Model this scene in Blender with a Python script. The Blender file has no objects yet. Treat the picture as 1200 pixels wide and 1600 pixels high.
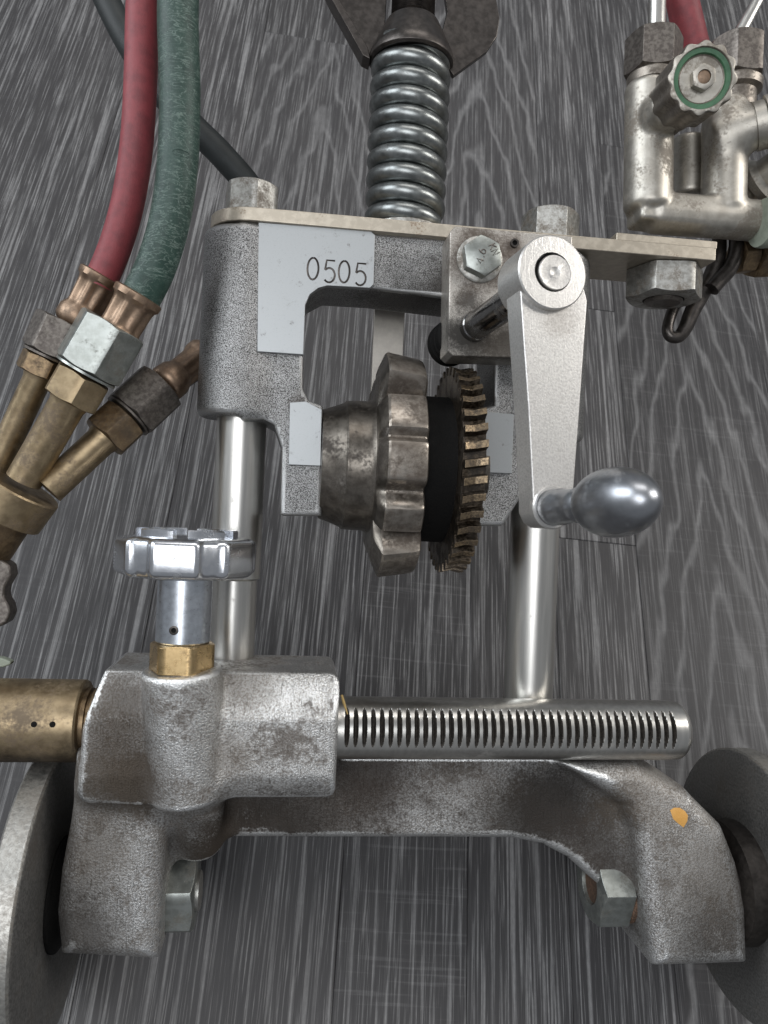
import bpy, bmesh, math, random
import numpy as np
from mathutils import Vector, Matrix
random.seed(7)
SC = bpy.context.scene
COL = SC.collection
R = math.radians
MM = 0.001

# ------------------------------------------------------------------ frames
# M: frame aligned with the photograph (X right, Y up, Z to the lens), millimetres, lens at (0,0,360)
# F: the machine's own frame, turned 7 deg about Y and 2.4 deg about Z inside M
# world: floor at z = 0, Z up
D, FPX = 360.0, 1200.0
F3 = (Matrix.Rotation(R(7.0), 3, 'Y') @ Matrix.Rotation(R(-2.4), 3, 'Z'))
XF = F3 @ Vector((1, 0, 0))
VDIR = Vector((160, 2500, -1200)).normalized()          # run of the floor boards
NRM = XF.cross(VDIR).normalized()                       # floor normal
WX = VDIR.cross(NRM).normalized()
R3 = Matrix((WX, VDIR, NRM))                            # M -> world rotation
WHEEL_R = 66.0

def ray_at(px, py, z, rot=F3):
    """point of the plane z = const of a frame turned by rot, seen at a pixel of the 1200x1600 photo"""
    d = Vector(((px - 600) / FPX, (800 - py) / FPX, -1.0))
    o = Vector((0, 0, D))
    n = rot @ Vector((0, 0, 1))
    t = (z - n.dot(o)) / n.dot(d)
    return rot.transposed() @ (o + d * t)

def A(px, py, z=0.0):
    return ray_at(px, py, z)

def mpp(px, py, z=0.0):
    m = F3 @ A(px, py, z)
    return (D - m.z) / FPX

AXLE = A(270, 1392, -15)
AXLE_Y, AXLE_Z = AXLE.y, AXLE.z
FLOOR_C = NRM.dot(F3 @ AXLE) - WHEEL_R
OFF = Vector((0, 0, -FLOOR_C * MM))

def to_world(m):                                        # M mm -> world metres
    return (R3 @ m) * MM + OFF

def floor_xy(px, py):
    d = Vector(((px - 600) / FPX, (800 - py) / FPX, -1.0)); o = Vector((0, 0, D))
    t = (FLOOR_C - NRM.dot(o)) / NRM.dot(d)
    w = to_world(o + d * t)
    return w.x, w.y

# ------------------------------------------------------------------ camera
cam = bpy.data.cameras.new('camera')
cam_o = bpy.data.objects.new('camera', cam); COL.objects.link(cam_o)
cam.sensor_fit = 'VERTICAL'; cam.sensor_height = 24.0; cam.lens = 24.0 * FPX / 1600.0
cam.clip_start = 0.01; cam.clip_end = 50
cam.dof.use_dof = True; cam.dof.focus_distance = 0.352; cam.dof.aperture_fstop = 17
cam_o.matrix_world = Matrix.Translation(to_world(Vector((0, 0, D)))) @ R3.to_4x4()
SC.camera = cam_o

# ------------------------------------------------------------------ light
world = bpy.data.worlds.new('World'); SC.world = world; world.use_nodes = True
bg = world.node_tree.nodes['Background']
bg.inputs[0].default_value = (0.90, 0.94, 1.0, 1); bg.inputs[1].default_value = 0.24
def window_light(name, loc, target, sx, sy, power, colr):
    l = bpy.data.lights.new(name, 'AREA'); l.shape = 'RECTANGLE'; l.size = sx; l.size_y = sy
    l.energy = power; l.color = colr
    o = bpy.data.objects.new(name, l); COL.objects.link(o); o.location = loc
    o.rotation_euler = (Vector(target) - Vector(loc)).to_track_quat('-Z', 'Y').to_euler()
    return o
window_light('window_light', (-1.7, 0.5, 1.3), (0, 0, .1), 1.1, 1.5, 28, (0.90, 0.95, 1.0))
window_light('window_light', (1.5, 0.5, 1.25), (0, 0, .1), 0.4, 1.1, 15, (1.0, 0.97, 0.93))
window_light('ceiling_light', (0.1, 1.5, 2.2), (0, 0, .1), 1.6, 0.7, 14, (1.0, 0.97, 0.94))
window_light('ceiling_light', (-0.45, -0.75, 2.2), (0, 0, .1), 1.4, 1.0, 20, (0.95, 0.97, 1.0))
SC.view_settings.view_transform = 'Standard'; SC.view_settings.look = 'None'
SC.view_settings.exposure = 0.0; SC.view_settings.gamma = 1.0
SC.render.engine = 'CYCLES'
SC.cycles.max_bounces = 6; SC.cycles.use_denoising = True

# ------------------------------------------------------------------ node helpers
class NT:
    def __init__(s, name):
        s.m = bpy.data.materials.new(name); s.m.use_nodes = True
        s.t = s.m.node_tree; s.n = s.t.nodes
        s.b = s.n['Principled BSDF']
    def add(s, typ, **kw):
        x = s.n.new(typ)
        for k, v in kw.items(): setattr(x, k, v)
        return x
    def link(s, a, b): s.t.links.new(a, b)
    def put(s, sock, v):
        if hasattr(v, 'is_linked') or hasattr(v, 'links'): s.link(v, sock)
        else: sock.default_value = v
    def math(s, op, a, b=0.0, c=None, clamp=False):
        x = s.add('ShaderNodeMath', operation=op, use_clamp=clamp)
        s.put(x.inputs[0], a); s.put(x.inputs[1], b)
        if c is not None: s.put(x.inputs[2], c)
        return x.outputs[0]
    def mix(s, f, a, b):
        x = s.add('ShaderNodeMix', data_type='RGBA')
        s.put(x.inputs[0], f)
        s.put(x.inputs[6], a if not isinstance(a, tuple) else (*a[:3], 1))
        s.put(x.inputs[7], b if not isinstance(b, tuple) else (*b[:3], 1))
        return x.outputs[2]
    def fmix(s, f, a, b):
        x = s.add('ShaderNodeMix', data_type='FLOAT')
        s.put(x.inputs[0], f); s.put(x.inputs[2], a); s.put(x.inputs[3], b)
        return x.outputs[0]
    def ramp(s, v, lo, hi, smooth=True):
        x = s.add('ShaderNodeMapRange', interpolation_type='SMOOTHSTEP' if smooth else 'LINEAR')
        s.put(x.inputs[0], v); x.inputs[1].default_value = lo; x.inputs[2].default_value = hi
        return x.outputs[0]
    def coords(s):                                     # object coordinates in millimetres
        tc = s.add('ShaderNodeTexCoord')
        vm = s.add('ShaderNodeVectorMath', operation='SCALE'); s.link(tc.outputs['Object'], vm.inputs[0])
        vm.inputs[3].default_value = 1000.0
        return vm.outputs[0]
    def scaled(s, v, sc, loc=(0, 0, 0), rot=(0, 0, 0)):
        x = s.add('ShaderNodeMapping'); s.link(v, x.inputs[0])
        x.inputs['Scale'].default_value = sc; x.inputs['Location'].default_value = loc; x.inputs['Rotation'].default_value = rot
        return x.outputs[0]
    def noise(s, v, scale=1.0, detail=3.0, rough=.55, dist=0.0):
        x = s.add('ShaderNodeTexNoise'); s.link(v, x.inputs['Vector'])
        x.inputs['Scale'].default_value = scale; x.inputs['Detail'].default_value = detail
        x.inputs['Roughness'].default_value = rough; x.inputs['Distortion'].default_value = dist
        return x.outputs[0]
    def bump(s, h, strength, dist=.0005):
        x = s.add('ShaderNodeBump'); s.put(x.inputs['Height'], h)
        x.inputs['Strength'].default_value = strength; x.inputs['Distance'].default_value = dist
        s.link(x.outputs[0], s.b.inputs['Normal'])
        return x

def metal(name, light, dark=None, grime=(.03, .022, .016), speck=(.9, .45, .6), gr=(.05, .5, .7), gr_amt=.8,
          rough=(.3, .5), metallic=1.0, bump=.15, brushed=None, spots=(), detail=3.0, scratch=0.0, patch=0.0, edge=0.0, bdist=.0005):
    """worn metal: fine speckle between two tones, drifting dirt, optional stains and colour spots at fixed places"""
    m = NT(name); v = m.coords()
    dark = dark or tuple(c * .6 for c in light)
    sv = v if brushed is None else m.scaled(v, brushed)
    n1 = m.noise(sv, speck[0], detail, .6)
    n2 = m.noise(v, gr[0], 5, .65)
    nn = n1 if not patch else m.math('ADD', n1, m.math('MULTIPLY', m.math('SUBTRACT', .5, m.noise(v, gr[0] * 2.3, 4, .6)), patch))
    f1 = m.ramp(nn, speck[1], speck[2])
    col = m.mix(f1, dark, light)
    n2b = m.noise(v, gr[0] * 14, 3, .6)
    g = m.math('ADD', m.math('MULTIPLY', n2, .72), m.math('MULTIPLY', n2b, .28))
    gm = m.math('MULTIPLY', m.ramp(g, gr[1], gr[2]), gr_amt)
    mask = gm
    col = m.mix(gm, col, grime)
    for (pt, rad, c, st) in spots:
        x = m.add('ShaderNodeVectorMath', operation='DISTANCE'); m.link(v, x.inputs[0]); x.inputs[1].default_value = pt
        d = m.math('ADD', x.outputs['Value'], m.math('MULTIPLY', m.math('SUBTRACT', g, .5), rad * 2.2))
        d = m.math('ADD', d, m.math('MULTIPLY', m.math('SUBTRACT', n1, .5), rad * .45))
        f = m.math('MULTIPLY', m.math('SUBTRACT', 1.0, m.ramp(d, rad * .25, rad * 1.25)), st)
        col = m.mix(f, col, c)
        mask = m.math('MAXIMUM', mask, f)
    if edge:                                           # corners worn bright by handling, edge highlights painted in with them
        geo = m.add('ShaderNodeNewGeometry')
        e = m.ramp(m.math('ADD', geo.outputs['Pointiness'], m.math('MULTIPLY', m.math('SUBTRACT', n1, .5), .05)), .525, .60)
        ra = m.add('ShaderNodeAttribute', attribute_name='rub_highlight')
        e = m.math('MAXIMUM', e, m.ramp(m.math('ADD', m.math('ADD', ra.outputs['Fac'], m.math('MULTIPLY', m.math('SUBTRACT', n1, .5), .35)), m.math('MULTIPLY', m.math('SUBTRACT', n2, .52), .6)), .08, .36))
        e = m.math('MULTIPLY', e, edge)
        col = m.mix(e, col, tuple(min(1, c * 1.15) for c in light))
        mask = m.math('MULTIPLY', mask, m.math('SUBTRACT', 1.0, e))
    m.link(col, m.b.inputs['Base Color'])
    rg = m.fmix(mask, m.fmix(n1, rough[0], rough[1]), .72)
    if edge: rg = m.fmix(e, rg, .30)
    m.link(rg, m.b.inputs['Roughness'])
    m.link(m.math('MULTIPLY', m.fmix(mask, 1.0, .35), metallic), m.b.inputs['Metallic'])
    if scratch:
        sc = m.noise(m.scaled(v, (3.0, .12, .4), rot=(0, 0, R(35))), 1.0, 2, .5)
        h = m.math('ADD', n1, m.math('MULTIPLY', m.ramp(sc, .6, .68), -scratch))
    else: h = n1
    if bump: m.bump(h, bump, bdist)
    return m.m

def rubber(name, c1, c2, crack=None, rough=.55):
    m = NT(name); v = m.coords()
    n = m.noise(v, .16, 5, .6)
    n2 = m.noise(v, 1.4, 3, .6)
    col = m.mix(m.ramp(n, .35, .7), c1, c2)
    h = n2
    if crack:
        w = m.noise(m.scaled(v, (.13, .40, .13)), 1.0, 4, .6, 1.2)
        w2 = m.noise(v, .05, 2, .5)
        k = m.math('SUBTRACT', 1.0, m.ramp(m.math('ABSOLUTE', m.math('SUBTRACT', w, .5)), 0, .035))
        k = m.math('MULTIPLY', k, m.ramp(w2, .34, .52))
        col = m.mix(m.math('MULTIPLY', k, .75), col, crack)
        dust = m.ramp(n2, .55, .75)
        col = m.mix(m.math('MULTIPLY', dust, .25), col, crack)
        h = m.math('ADD', n2, m.math('MULTIPLY', k, 1.2))
    else:
        dust = m.ramp(n2, .58, .78)
        col = m.mix(m.math('MULTIPLY', dust, .22), col, tuple(min(1, c * 2.2 + .02) for c in c2))
    m.link(col, m.b.inputs['Base Color'])
    m.b.inputs['Roughness'].default_value = rough
    m.bump(h, .22, .0006)
    return m.m

def floor_mat():
    m = NT('dark_limed_oak'); v = m.coords()
    def attr(nm):
        a = m.add('ShaderNodeAttribute', attribute_type='OBJECT', attribute_name=nm); return a.outputs['Fac']
    arch, seed, tone, hatch, mid, split = [attr('grain_' + k) for k in ('arch', 'seed', 'tone', 'hatch', 'mid', 'split')]
    off = m.add('ShaderNodeCombineXYZ'); m.link(m.math('MULTIPLY', seed, 173.0), off.inputs[0]); m.link(m.math('MULTIPLY', seed, 911.0), off.inputs[1])
    va = m.add('ShaderNodeVectorMath', operation='ADD'); m.link(v, va.inputs[0]); m.link(off.outputs[0], va.inputs[1])
    vs = va.outputs[0]
    sep = m.add('ShaderNodeSeparateXYZ'); m.link(v, sep.inputs[0])
    x, y = sep.outputs[0], sep.outputs[1]
    wob = m.noise(m.scaled(vs, (.02, .006, 0)), 1.0, 3, .5)
    wob2 = m.noise(m.scaled(vs, (.07, .022, 0)), 1.0, 2, .4)
    arch = m.math('MULTIPLY', arch, m.ramp(m.math('SUBTRACT', y, split), 0, 90))
    xx = m.math('ADD', m.math('SUBTRACT', x, mid), m.math('MULTIPLY', m.math('SUBTRACT', wob, .5), 30.0))
    # cathedral field: nested arches about the board's middle
    hyp = m.math('SQRT', m.math('ADD', m.math('MULTIPLY', xx, xx), 16.0))
    fld = m.math('ADD', m.math('MULTIPLY', y, .0105), m.math('MULTIPLY', hyp, .055))
    fld = m.math('ADD', fld, m.math('MULTIPLY', m.math('SUBTRACT', wob2, .5), 1.0))
    ring = m.math('ABSOLUTE', m.math('SUBTRACT', m.math('FRACT', fld), .5))
    ringl = m.math('SUBTRACT', 1.0, m.ramp(ring, .0, .21))
    # straight grain: long light streaks and short pores
    s1 = m.noise(m.scaled(vs, (.33, .0062, 0)), 1.0, 4, .62, .35)
    s2 = m.noise(m.scaled(vs, (.90, .015, 0)), 1.0, 3, .6, .25)
    s3 = m.noise(m.scaled(vs, (1.9, .05, 0)), 1.0, 2, .6)
    l1 = m.ramp(s1, .50, .66); l2 = m.ramp(s2, .52, .68); l3 = m.ramp(s3, .5, .8)
    big = m.noise(m.scaled(vs, (.03, .004, 0)), 1.0, 3, .5)
    straight = m.math('MAXIMUM', m.math('MULTIPLY', l1, .75), m.math('MULTIPLY', l2, .72))
    pores = m.math('MULTIPLY', l3, .30)
    archv = m.math('MULTIPLY', ringl, m.math('ADD', .18, m.math('MULTIPLY', s2, .75)))
    st2 = m.math('MULTIPLY', straight, .45)
    grain = m.fmix(arch, straight, m.math('MAXIMUM', archv, st2))
    grain = m.math('ADD', grain, m.math('MULTIPLY', pores, m.math('ADD', .35, grain)))
    hz = m.ramp(m.noise(m.scaled(vs, (.012, .30, 0)), 1.0, 2, .6), .56, .68)
    grain = m.math('ADD', grain, m.math('MULTIPLY', m.math('MULTIPLY', hz, hatch), .16))
    sp = m.noise(m.scaled(vs, (1, .35, 1)), .5, 4, .75)
    grain = m.math('MULTIPLY', grain, m.math('ADD', .30, m.math('MULTIPLY', sp, 1.4)), clamp=True)
    dk = m.mix(big, (.033, .032, .034), (.060, .057, .057))
    lt = m.mix(big, (.225, .223, .224), (.285, .28, .277))
    col = m.mix(grain, dk, lt)
    tn = m.add('ShaderNodeVectorMath', operation='SCALE'); m.link(col, tn.inputs[0]); m.link(tone, tn.inputs[3])
    m.link(tn.outputs[0], m.b.inputs['Base Color'])
    m.link(m.fmix(grain, .46, .62), m.b.inputs['Roughness'])
    m.b.inputs['Specular IOR Level'].default_value = .32
    m.bump(m.math('MULTIPLY', grain, -1.0), .35, .0004)
    return m.m

# ------------------------------------------------------------------ mesh helpers (machine frame, millimetres)
class MB:
    def __init__(s): s.v, s.f, s.mi = [], [], []
    def add(s, vs, fs, mi=0):
        k = len(s.v); s.v += [tuple(p) for p in vs]; s.f += [tuple(i + k for i in f) for f in fs]; s.mi += [mi] * len(fs)
        return s
    def prism(s, poly, z0, z1, mi=0):                  # poly of (x, y), counter-clockwise or not
        n = len(poly)
        ar = sum(poly[i][0] * poly[(i + 1) % n][1] - poly[(i + 1) % n][0] * poly[i][1] for i in range(n))
        if ar < 0: poly = poly[::-1]
        vs = [(p[0], p[1], z0) for p in poly] + [(p[0], p[1], z1) for p in poly]
        fs = [tuple(range(n))[::-1], tuple(range(n, 2 * n))] + [(i, (i + 1) % n, n + (i + 1) % n, n + i) for i in range(n)]
        return s.add(vs, fs, mi)
    def box(s, c, h, rot=None, mi=0):
        vs = []
        for sx in (-1, 1):
            for sy in (-1, 1):
                for sz in (-1, 1):
                    p = Vector((sx * h[0], sy * h[1], sz * h[2]))
                    vs.append((rot @ p if rot else p) + Vector(c))
        return s.add(vs, [(0, 1, 3, 2), (4, 6, 7, 5), (0, 4, 5, 1), (2, 3, 7, 6), (0, 2, 6, 4), (1, 5, 7, 3)], mi)
    def lathe(s, o, d, rows, n=40, mi=0, up=None, caps=(True, True), fn=None):
        """rows: (t along axis, radius[, amplitude, lobes])"""
        o = Vector(o); d = Vector(d).normalized()
        u = Vector(up) if up else (Vector((0, 0, 1)) if abs(d.z) < .8 else Vector((0, 1, 0)))
        u = (u - d * u.dot(d)).normalized(); w = d.cross(u)
        vs, fs = [], []
        for row in rows:
            t, r = row[0], row[1]
            for i in range(n):
                a = 2 * math.pi * i / n
                rr = r
                if len(row) > 2: rr = r * (1 + row[2] * math.cos(row[3] * a))
                if fn: rr = fn(t, rr, a)
                vs.append(o + d * t + (u * math.cos(a) + w * math.sin(a)) * rr)
        for j in range(len(rows) - 1):
            for i in range(n):
                a, b = j * n + i, j * n + (i + 1) % n
                fs.append((a, b, b + n, a + n))
        if caps[0]: fs.append(tuple(range(n))[::-1])
        if caps[1]: fs.append(tuple(range((len(rows) - 1) * n, len(rows) * n)))
        return s.add(vs, fs, mi)
    def hexa(s, o, d, af, t0, t1, rot=0.0, ch0=False, ch1=True, up=None, mi=0, sides=6, k=.5, bore=None):
        """hexagon nut or head with the round chamfer of a turned hexagon; af = across flats / 2"""
        o = Vector(o); d = Vector(d).normalized()
        u = Vector(up) if up else (Vector((0, 0, 1)) if abs(d.z) < .8 else Vector((0, 1, 0)))
        u = (u - d * u.dot(d)).normalized(); w = d.cross(u)
        n = sides * 8; vs, fs = [], []; rc = af * .98
        def hr(a):
            q = 2 * math.pi / sides
            b = (a - rot) % q - q / 2
            return af / math.cos(b)
        rows = []
        sg = 1 if t1 > t0 else -1
        if ch0: rows += [[(t0, rc)] * n, [(t0 + sg * (hr(2 * math.pi * i / n) - rc) * k, hr(2 * math.pi * i / n)) for i in range(n)]]
        else: rows += [[(t0, hr(2 * math.pi * i / n)) for i in range(n)]]
        if ch1: rows += [[(t1 - sg * (hr(2 * math.pi * i / n) - rc) * k, hr(2 * math.pi * i / n)) for i in range(n)], [(t1, rc)] * n]
        else: rows += [[(t1, hr(2 * math.pi * i / n)) for i in range(n)]]
        if bore: rows += [[(t1, bore)] * n, [(t1 - sg * 2.5, bore * .97)] * n]
        for rw in rows:
            for i, (t, r) in enumerate(rw):
                a = 2 * math.pi * i / n
                vs.append(o + d * t + (u * math.cos(a) + w * math.sin(a)) * r)
        for j in range(len(rows) - 1):
            for i in range(n):
                a, b = j * n + i, j * n + (i + 1) % n
                fs.append((a, b, b + n, a + n))
        fs += [tuple(range(n))[::-1], tuple(range((len(rows) - 1) * n, len(rows) * n))]
        return s.add(vs, fs, mi)
    def tube(s, pts, rad, n=20, mi=0, closed_caps=True, fn=None):
        pts = [Vector(p) for p in pts]; m = len(pts)
        if not isinstance(rad, (list, tuple)): rad = [rad] * m
        vs, fs = [], []; u = None
        for i in range(m):
            d = (pts[min(i + 1, m - 1)] - pts[max(i - 1, 0)]).normalized()
            if u is None: u = d.orthogonal().normalized()
            u = (u - d * u.dot(d)).normalized(); w = d.cross(u)
            for k in range(n):
                a = 2 * math.pi * k / n
                vs.append(pts[i] + (u * math.cos(a) + w * math.sin(a)) * rad[i])
        for j in range(m - 1):
            for i in range(n):
                a, b = j * n + i, j * n + (i + 1) % n
                fs.append((a, b, b + n, a + n))
        if closed_caps: fs += [tuple(range(n))[::-1], tuple(range((m - 1) * n, m * n))]
        return s.add(vs, fs, mi)

def spline(pts, k=10):
    """Catmull-Rom through the points"""
    P = [Vector(p) for p in pts]; P = [P[0] * 2 - P[1]] + P + [P[-1] * 2 - P[-2]]
    out = []
    for i in range(1, len(P) - 2):
        for j in range(k):
            t = j / k
            out.append(.5 * ((2 * P[i]) + (P[i + 1] - P[i - 1]) * t + (2 * P[i - 1] - 5 * P[i] + 4 * P[i + 1] - P[i + 2]) * t * t
                             + (3 * P[i] - P[i - 1] - 3 * P[i + 1] + P[i + 2]) * t ** 3))
    out.append(P[-2]); return out

# signed-distance castings: numpy fields, smooth unions, surface nets
class Field:
    def __init__(s, lo, hi, h=1.0):
        s.lo = np.array(lo, float); s.h = h
        s.n = np.ceil((np.array(hi) - s.lo) / h).astype(int) + 1
        s.x = (s.lo[0] + np.arange(s.n[0]) * h)[:, None, None].astype(np.float32)
        s.y = (s.lo[1] + np.arange(s.n[1]) * h)[None, :, None].astype(np.float32)
        s.z = (s.lo[2] + np.arange(s.n[2]) * h)[None, None, :].astype(np.float32)
        s.d = None
    def cyl(s, a, b, r0, r1=None, rd=2.0):
        a, b = np.array(a, np.float32), np.array(b, np.float32); L = float(np.linalg.norm(b - a)); u = (b - a) / L
        px, py, pz = s.x - a[0], s.y - a[1], s.z - a[2]
        t = px * u[0] + py * u[1] + pz * u[2]
        q = np.sqrt(np.maximum(px * px + py * py + pz * pz - t * t, 0))
        r1 = r0 if r1 is None else r1
        rr = r0 + (r1 - r0) * np.clip(t / L, 0, 1)
        dx, dy = q - rr + rd, np.abs(t - L / 2) - L / 2 + rd
        return np.minimum(np.maximum(dx, dy), 0) + np.sqrt(np.maximum(dx, 0) ** 2 + np.maximum(dy, 0) ** 2) - rd
    def box(s, c, h, rd=2.0):
        qx, qy, qz = np.abs(s.x - c[0]) - h[0] + rd, np.abs(s.y - c[1]) - h[1] + rd, np.abs(s.z - c[2]) - h[2] + rd
        return np.minimum(np.maximum(np.maximum(qx, qy), qz), 0) + np.sqrt(np.maximum(qx, 0) ** 2 + np.maximum(qy, 0) ** 2 + np.maximum(qz, 0) ** 2) - rd
    def poly(s, pts, z0, z1, rd=2.0, tilt=(0, 0)):
        """polygon extruded from z0 to z1 (z1 = front, may tilt with x and y), edges rounded"""
        P = np.array([(p[0], p[1]) for p in pts], np.float32); n = len(P)
        X, Y = s.x[:, :, 0], s.y[:, :, 0]
        dist = np.full((s.n[0], s.n[1]), 1e9, np.float32); sgn = np.ones((s.n[0], s.n[1]), np.float32)
        for i in range(n):
            a, b = P[i], P[i - 1]
            ex, ey = b[0] - a[0], b[1] - a[1]; wx, wy = X - a[0], Y - a[1]
            t = np.clip((wx * ex + wy * ey) / (ex * ex + ey * ey), 0, 1)
            dist = np.minimum(dist, (wx - ex * t) ** 2 + (wy - ey * t) ** 2)
            c1, c2, c3 = Y >= a[1], Y < b[1], ex * wy > ey * wx
            fl = (c1 & c2 & c3) | (~c1 & ~c2 & ~c3)
            sgn = np.where(fl, -sgn, sgn)
        d2 = (sgn * np.sqrt(dist) + rd)[:, :, None]
        cx, cy = P.mean(0)
        zf = z1 + tilt[0] * (s.x - cx) + tilt[1] * (s.y - cy)
        dz = np.maximum(s.z - zf, z0 - s.z) + rd
        return np.minimum(np.maximum(d2, dz), 0) + np.sqrt(np.maximum(d2, 0) ** 2 + np.maximum(dz, 0) ** 2) - rd
    def put(s, d, k=4.0):
        if s.d is None: s.d = d + np.zeros(s.n, np.float32); return
        h = np.clip(.5 + .5 * (s.d - d) / k, 0, 1)
        s.d = d * h + s.d * (1 - h) - k * h * (1 - h)
    def cut(s, d, k=2.0):
        a = s.d; b = -d
        h = np.clip(.5 - .5 * (a - b) / k, 0, 1)
        s.d = a * (1 - h) + b * h + k * h * (1 - h)
    def mesh(s):
        d = s.d; d[0] = d[-1] = 9; d[:, 0] = d[:, -1] = 9; d[:, :, 0] = d[:, :, -1] = 9
        ins = d < 0
        nx, ny, nz = d.shape
        cnt = np.zeros((nx - 1, ny - 1, nz - 1), np.int8)
        for a in (0, 1):
            for b in (0, 1):
                for c in (0, 1):
                    cnt += ins[a:nx - 1 + a, b:ny - 1 + b, c:nz - 1 + c]
        act = (cnt > 0) & (cnt < 8)
        I = np.argwhere(act); idx = np.full(act.shape, -1, np.int32); idx[act] = np.arange(len(I))
        acc = np.zeros((len(I), 3)); num = np.zeros(len(I))
        cor = [(a, b, c) for a in (0, 1) for b in (0, 1) for c in (0, 1)]
        for p in cor:
            for q in cor:
                if sum(abs(p[i] - q[i]) for i in range(3)) == 1 and p < q:
                    d0 = d[I[:, 0] + p[0], I[:, 1] + p[1], I[:, 2] + p[2]]; d1 = d[I[:, 0] + q[0], I[:, 1] + q[1], I[:, 2] + q[2]]
                    on = (d0 < 0) != (d1 < 0)
                    t = np.where(on, d0 / np.where(on, d0 - d1, 1), 0)
                    for ax in range(3):
                        acc[:, ax] += np.where(on, p[ax] + (q[ax] - p[ax]) * t, 0)
                    num += on
        V = (I + acc / num[:, None]) * s.h + s.lo
        faces = []
        for ax in range(3):
            b, c = (ax + 1) % 3, (ax + 2) % 3
            sl0 = [slice(None)] * 3; sl1 = [slice(None)] * 3
            sl0[ax] = slice(0, -1); sl1[ax] = slice(1, None)
            ch = ins[tuple(sl0)] != ins[tuple(sl1)]
            E = np.argwhere(ch)
            E = E[(E[:, b] > 0) & (E[:, c] > 0)]
            inside_first = ins[E[:, 0], E[:, 1], E[:, 2]]
            def cell(db, dc):
                q = E.copy(); q[:, b] -= db; q[:, c] -= dc
                return idx[q[:, 0], q[:, 1], q[:, 2]]
            Q = np.stack([cell(1, 1), cell(0, 1), cell(0, 0), cell(1, 0)], 1)
            Q[~inside_first] = Q[~inside_first][:, ::-1]
            faces.append(Q)
        # convexity of the surface (1/mm), used as the place where the metal is worn bright and edge highlights are painted
        k = 2; J = np.clip(np.rint((V - s.lo) / s.h).astype(int), k, np.array(d.shape) - 1 - k)
        g = lambda a, b, c: d[J[:, 0] + a, J[:, 1] + b, J[:, 2] + c]
        cv = (g(k, 0, 0) + g(-k, 0, 0) + g(0, k, 0) + g(0, -k, 0) + g(0, 0, k) + g(0, 0, -k) - 6 * g(0, 0, 0)) / (k * s.h) ** 2
        return V, np.concatenate(faces), np.clip(cv, -1, 1)

def make_thing(name, label, cat, base, group=None, rot=F3):
    o = bpy.data.objects.new(name, None); COL.objects.link(o)
    o.empty_display_size = .01
    base = Vector(base)
    o.matrix_world = Matrix.Translation(to_world(rot @ base)) @ (R3 @ rot).to_4x4()
    o['label'] = label; o['category'] = cat
    if group: o['group'] = group
    THING[o.name] = base
    return o
THING = {}
def base_of(o):
    while o.parent: o = o.parent
    return THING[o.name]

def part(name, mb, mat, parent, bevel=0.0, seg=2, sharp=35, label=None, kind=None):
    base = base_of(parent)
    me = bpy.data.meshes.new(name)
    if isinstance(mb, MB):
        V = [((p[0] - base.x) * MM, (p[1] - base.y) * MM, (p[2] - base.z) * MM) for p in mb.v]
        me.from_pydata(V, [], mb.f)
        me.polygons.foreach_set('material_index', mb.mi)
    else:
        V, Fc, wear_highlight = mb
        V = (V - np.array(base)) * MM
        me.from_pydata(V.tolist(), [], Fc.tolist())
        at = me.attributes.new('rub_highlight', 'FLOAT', 'POINT'); at.data.foreach_set('value', wear_highlight.astype(np.float32))
    for mm in (mat if isinstance(mat, (list, tuple)) else [mat]): me.materials.append(mm)
    bm = bmesh.new(); bm.from_mesh(me)
    bmesh.ops.recalc_face_normals(bm, faces=bm.faces); bm.to_mesh(me); bm.free()
    me.polygons.foreach_set('use_smooth', [True] * len(me.polygons))
    me.set_sharp_from_angle(angle=R(sharp))
    me.update()
    o = bpy.data.objects.new(name, me); COL.objects.link(o); o.parent = parent
    if bevel:
        b = o.modifiers.new('bevel', 'BEVEL'); b.width = bevel * MM; b.segments = seg; b.limit_method = 'ANGLE'
        b.angle_limit = R(sharp); b.harden_normals = True
    if label: o['label'] = label
    if kind: o['kind'] = kind
    return o

# ------------------------------------------------------------------ stroke lettering
def arc(cx, cy, rx, ry, a0, a1, n=10):
    return [(cx + rx * math.cos(R(a0 + (a1 - a0) * i / n)), cy + ry * math.sin(R(a0 + (a1 - a0) * i / n))) for i in range(n + 1)]
GLYPH = {
    '0': [arc(.35, .5, .33, .5, 90, 450, 24)],
    '5': [[(.66, 1.0), (.16, 1.0), (.08, .56)] + arc(.34, .32, .34, .33, 135, -140, 14)],
    '4': [[(.5, 0), (.5, 1.0), (.04, .3), (.68, .3)]],
    '6': [arc(.35, .3, .3, .3, 90, 450, 16), [(.06, .32), (.2, .75), (.5, 1.0)]],
    '8': [arc(.35, .27, .32, .27, 90, 450, 16), arc(.35, .76, .26, .24, 90, 450, 16)],
    '2': [arc(.35, .7, .3, .3, 170, -30, 10) + [(.04, 0), (.68, 0)]],
    '.': [[(.12, 0), (.26, .14)]],
    'K': [[(.08, 0), (.08, 1)], [(.64, 1), (.08, .45)], [(.25, .6), (.66, 0)]],
    'N': [[(.06, 0), (.06, 1), (.62, 0), (.62, 1)]],
    'O': [arc(.35, .5, .33, .5, 90, 450, 20)],
    'H': [[(.06, 0), (.06, 1)], [(.64, 0), (.64, 1)], [(.06, .52), (.64, .52)]],
}
def strokes(text, h, gap=.95):
    out, x = [], 0.0
    for ch in text:
        for st in GLYPH[ch]: out.append([((x + p[0]) * h, p[1] * h) for p in st])
        x += .5 if ch == '.' else gap
    return out, x * h

# ------------------------------------------------------------------ materials
M_FLOOR = floor_mat()
BASE = Vector((0, AXLE_Y, AXLE_Z - WHEEL_R))
def rel(p, b=None): return tuple(Vector(p) - (b if b is not None else BASE))

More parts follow.
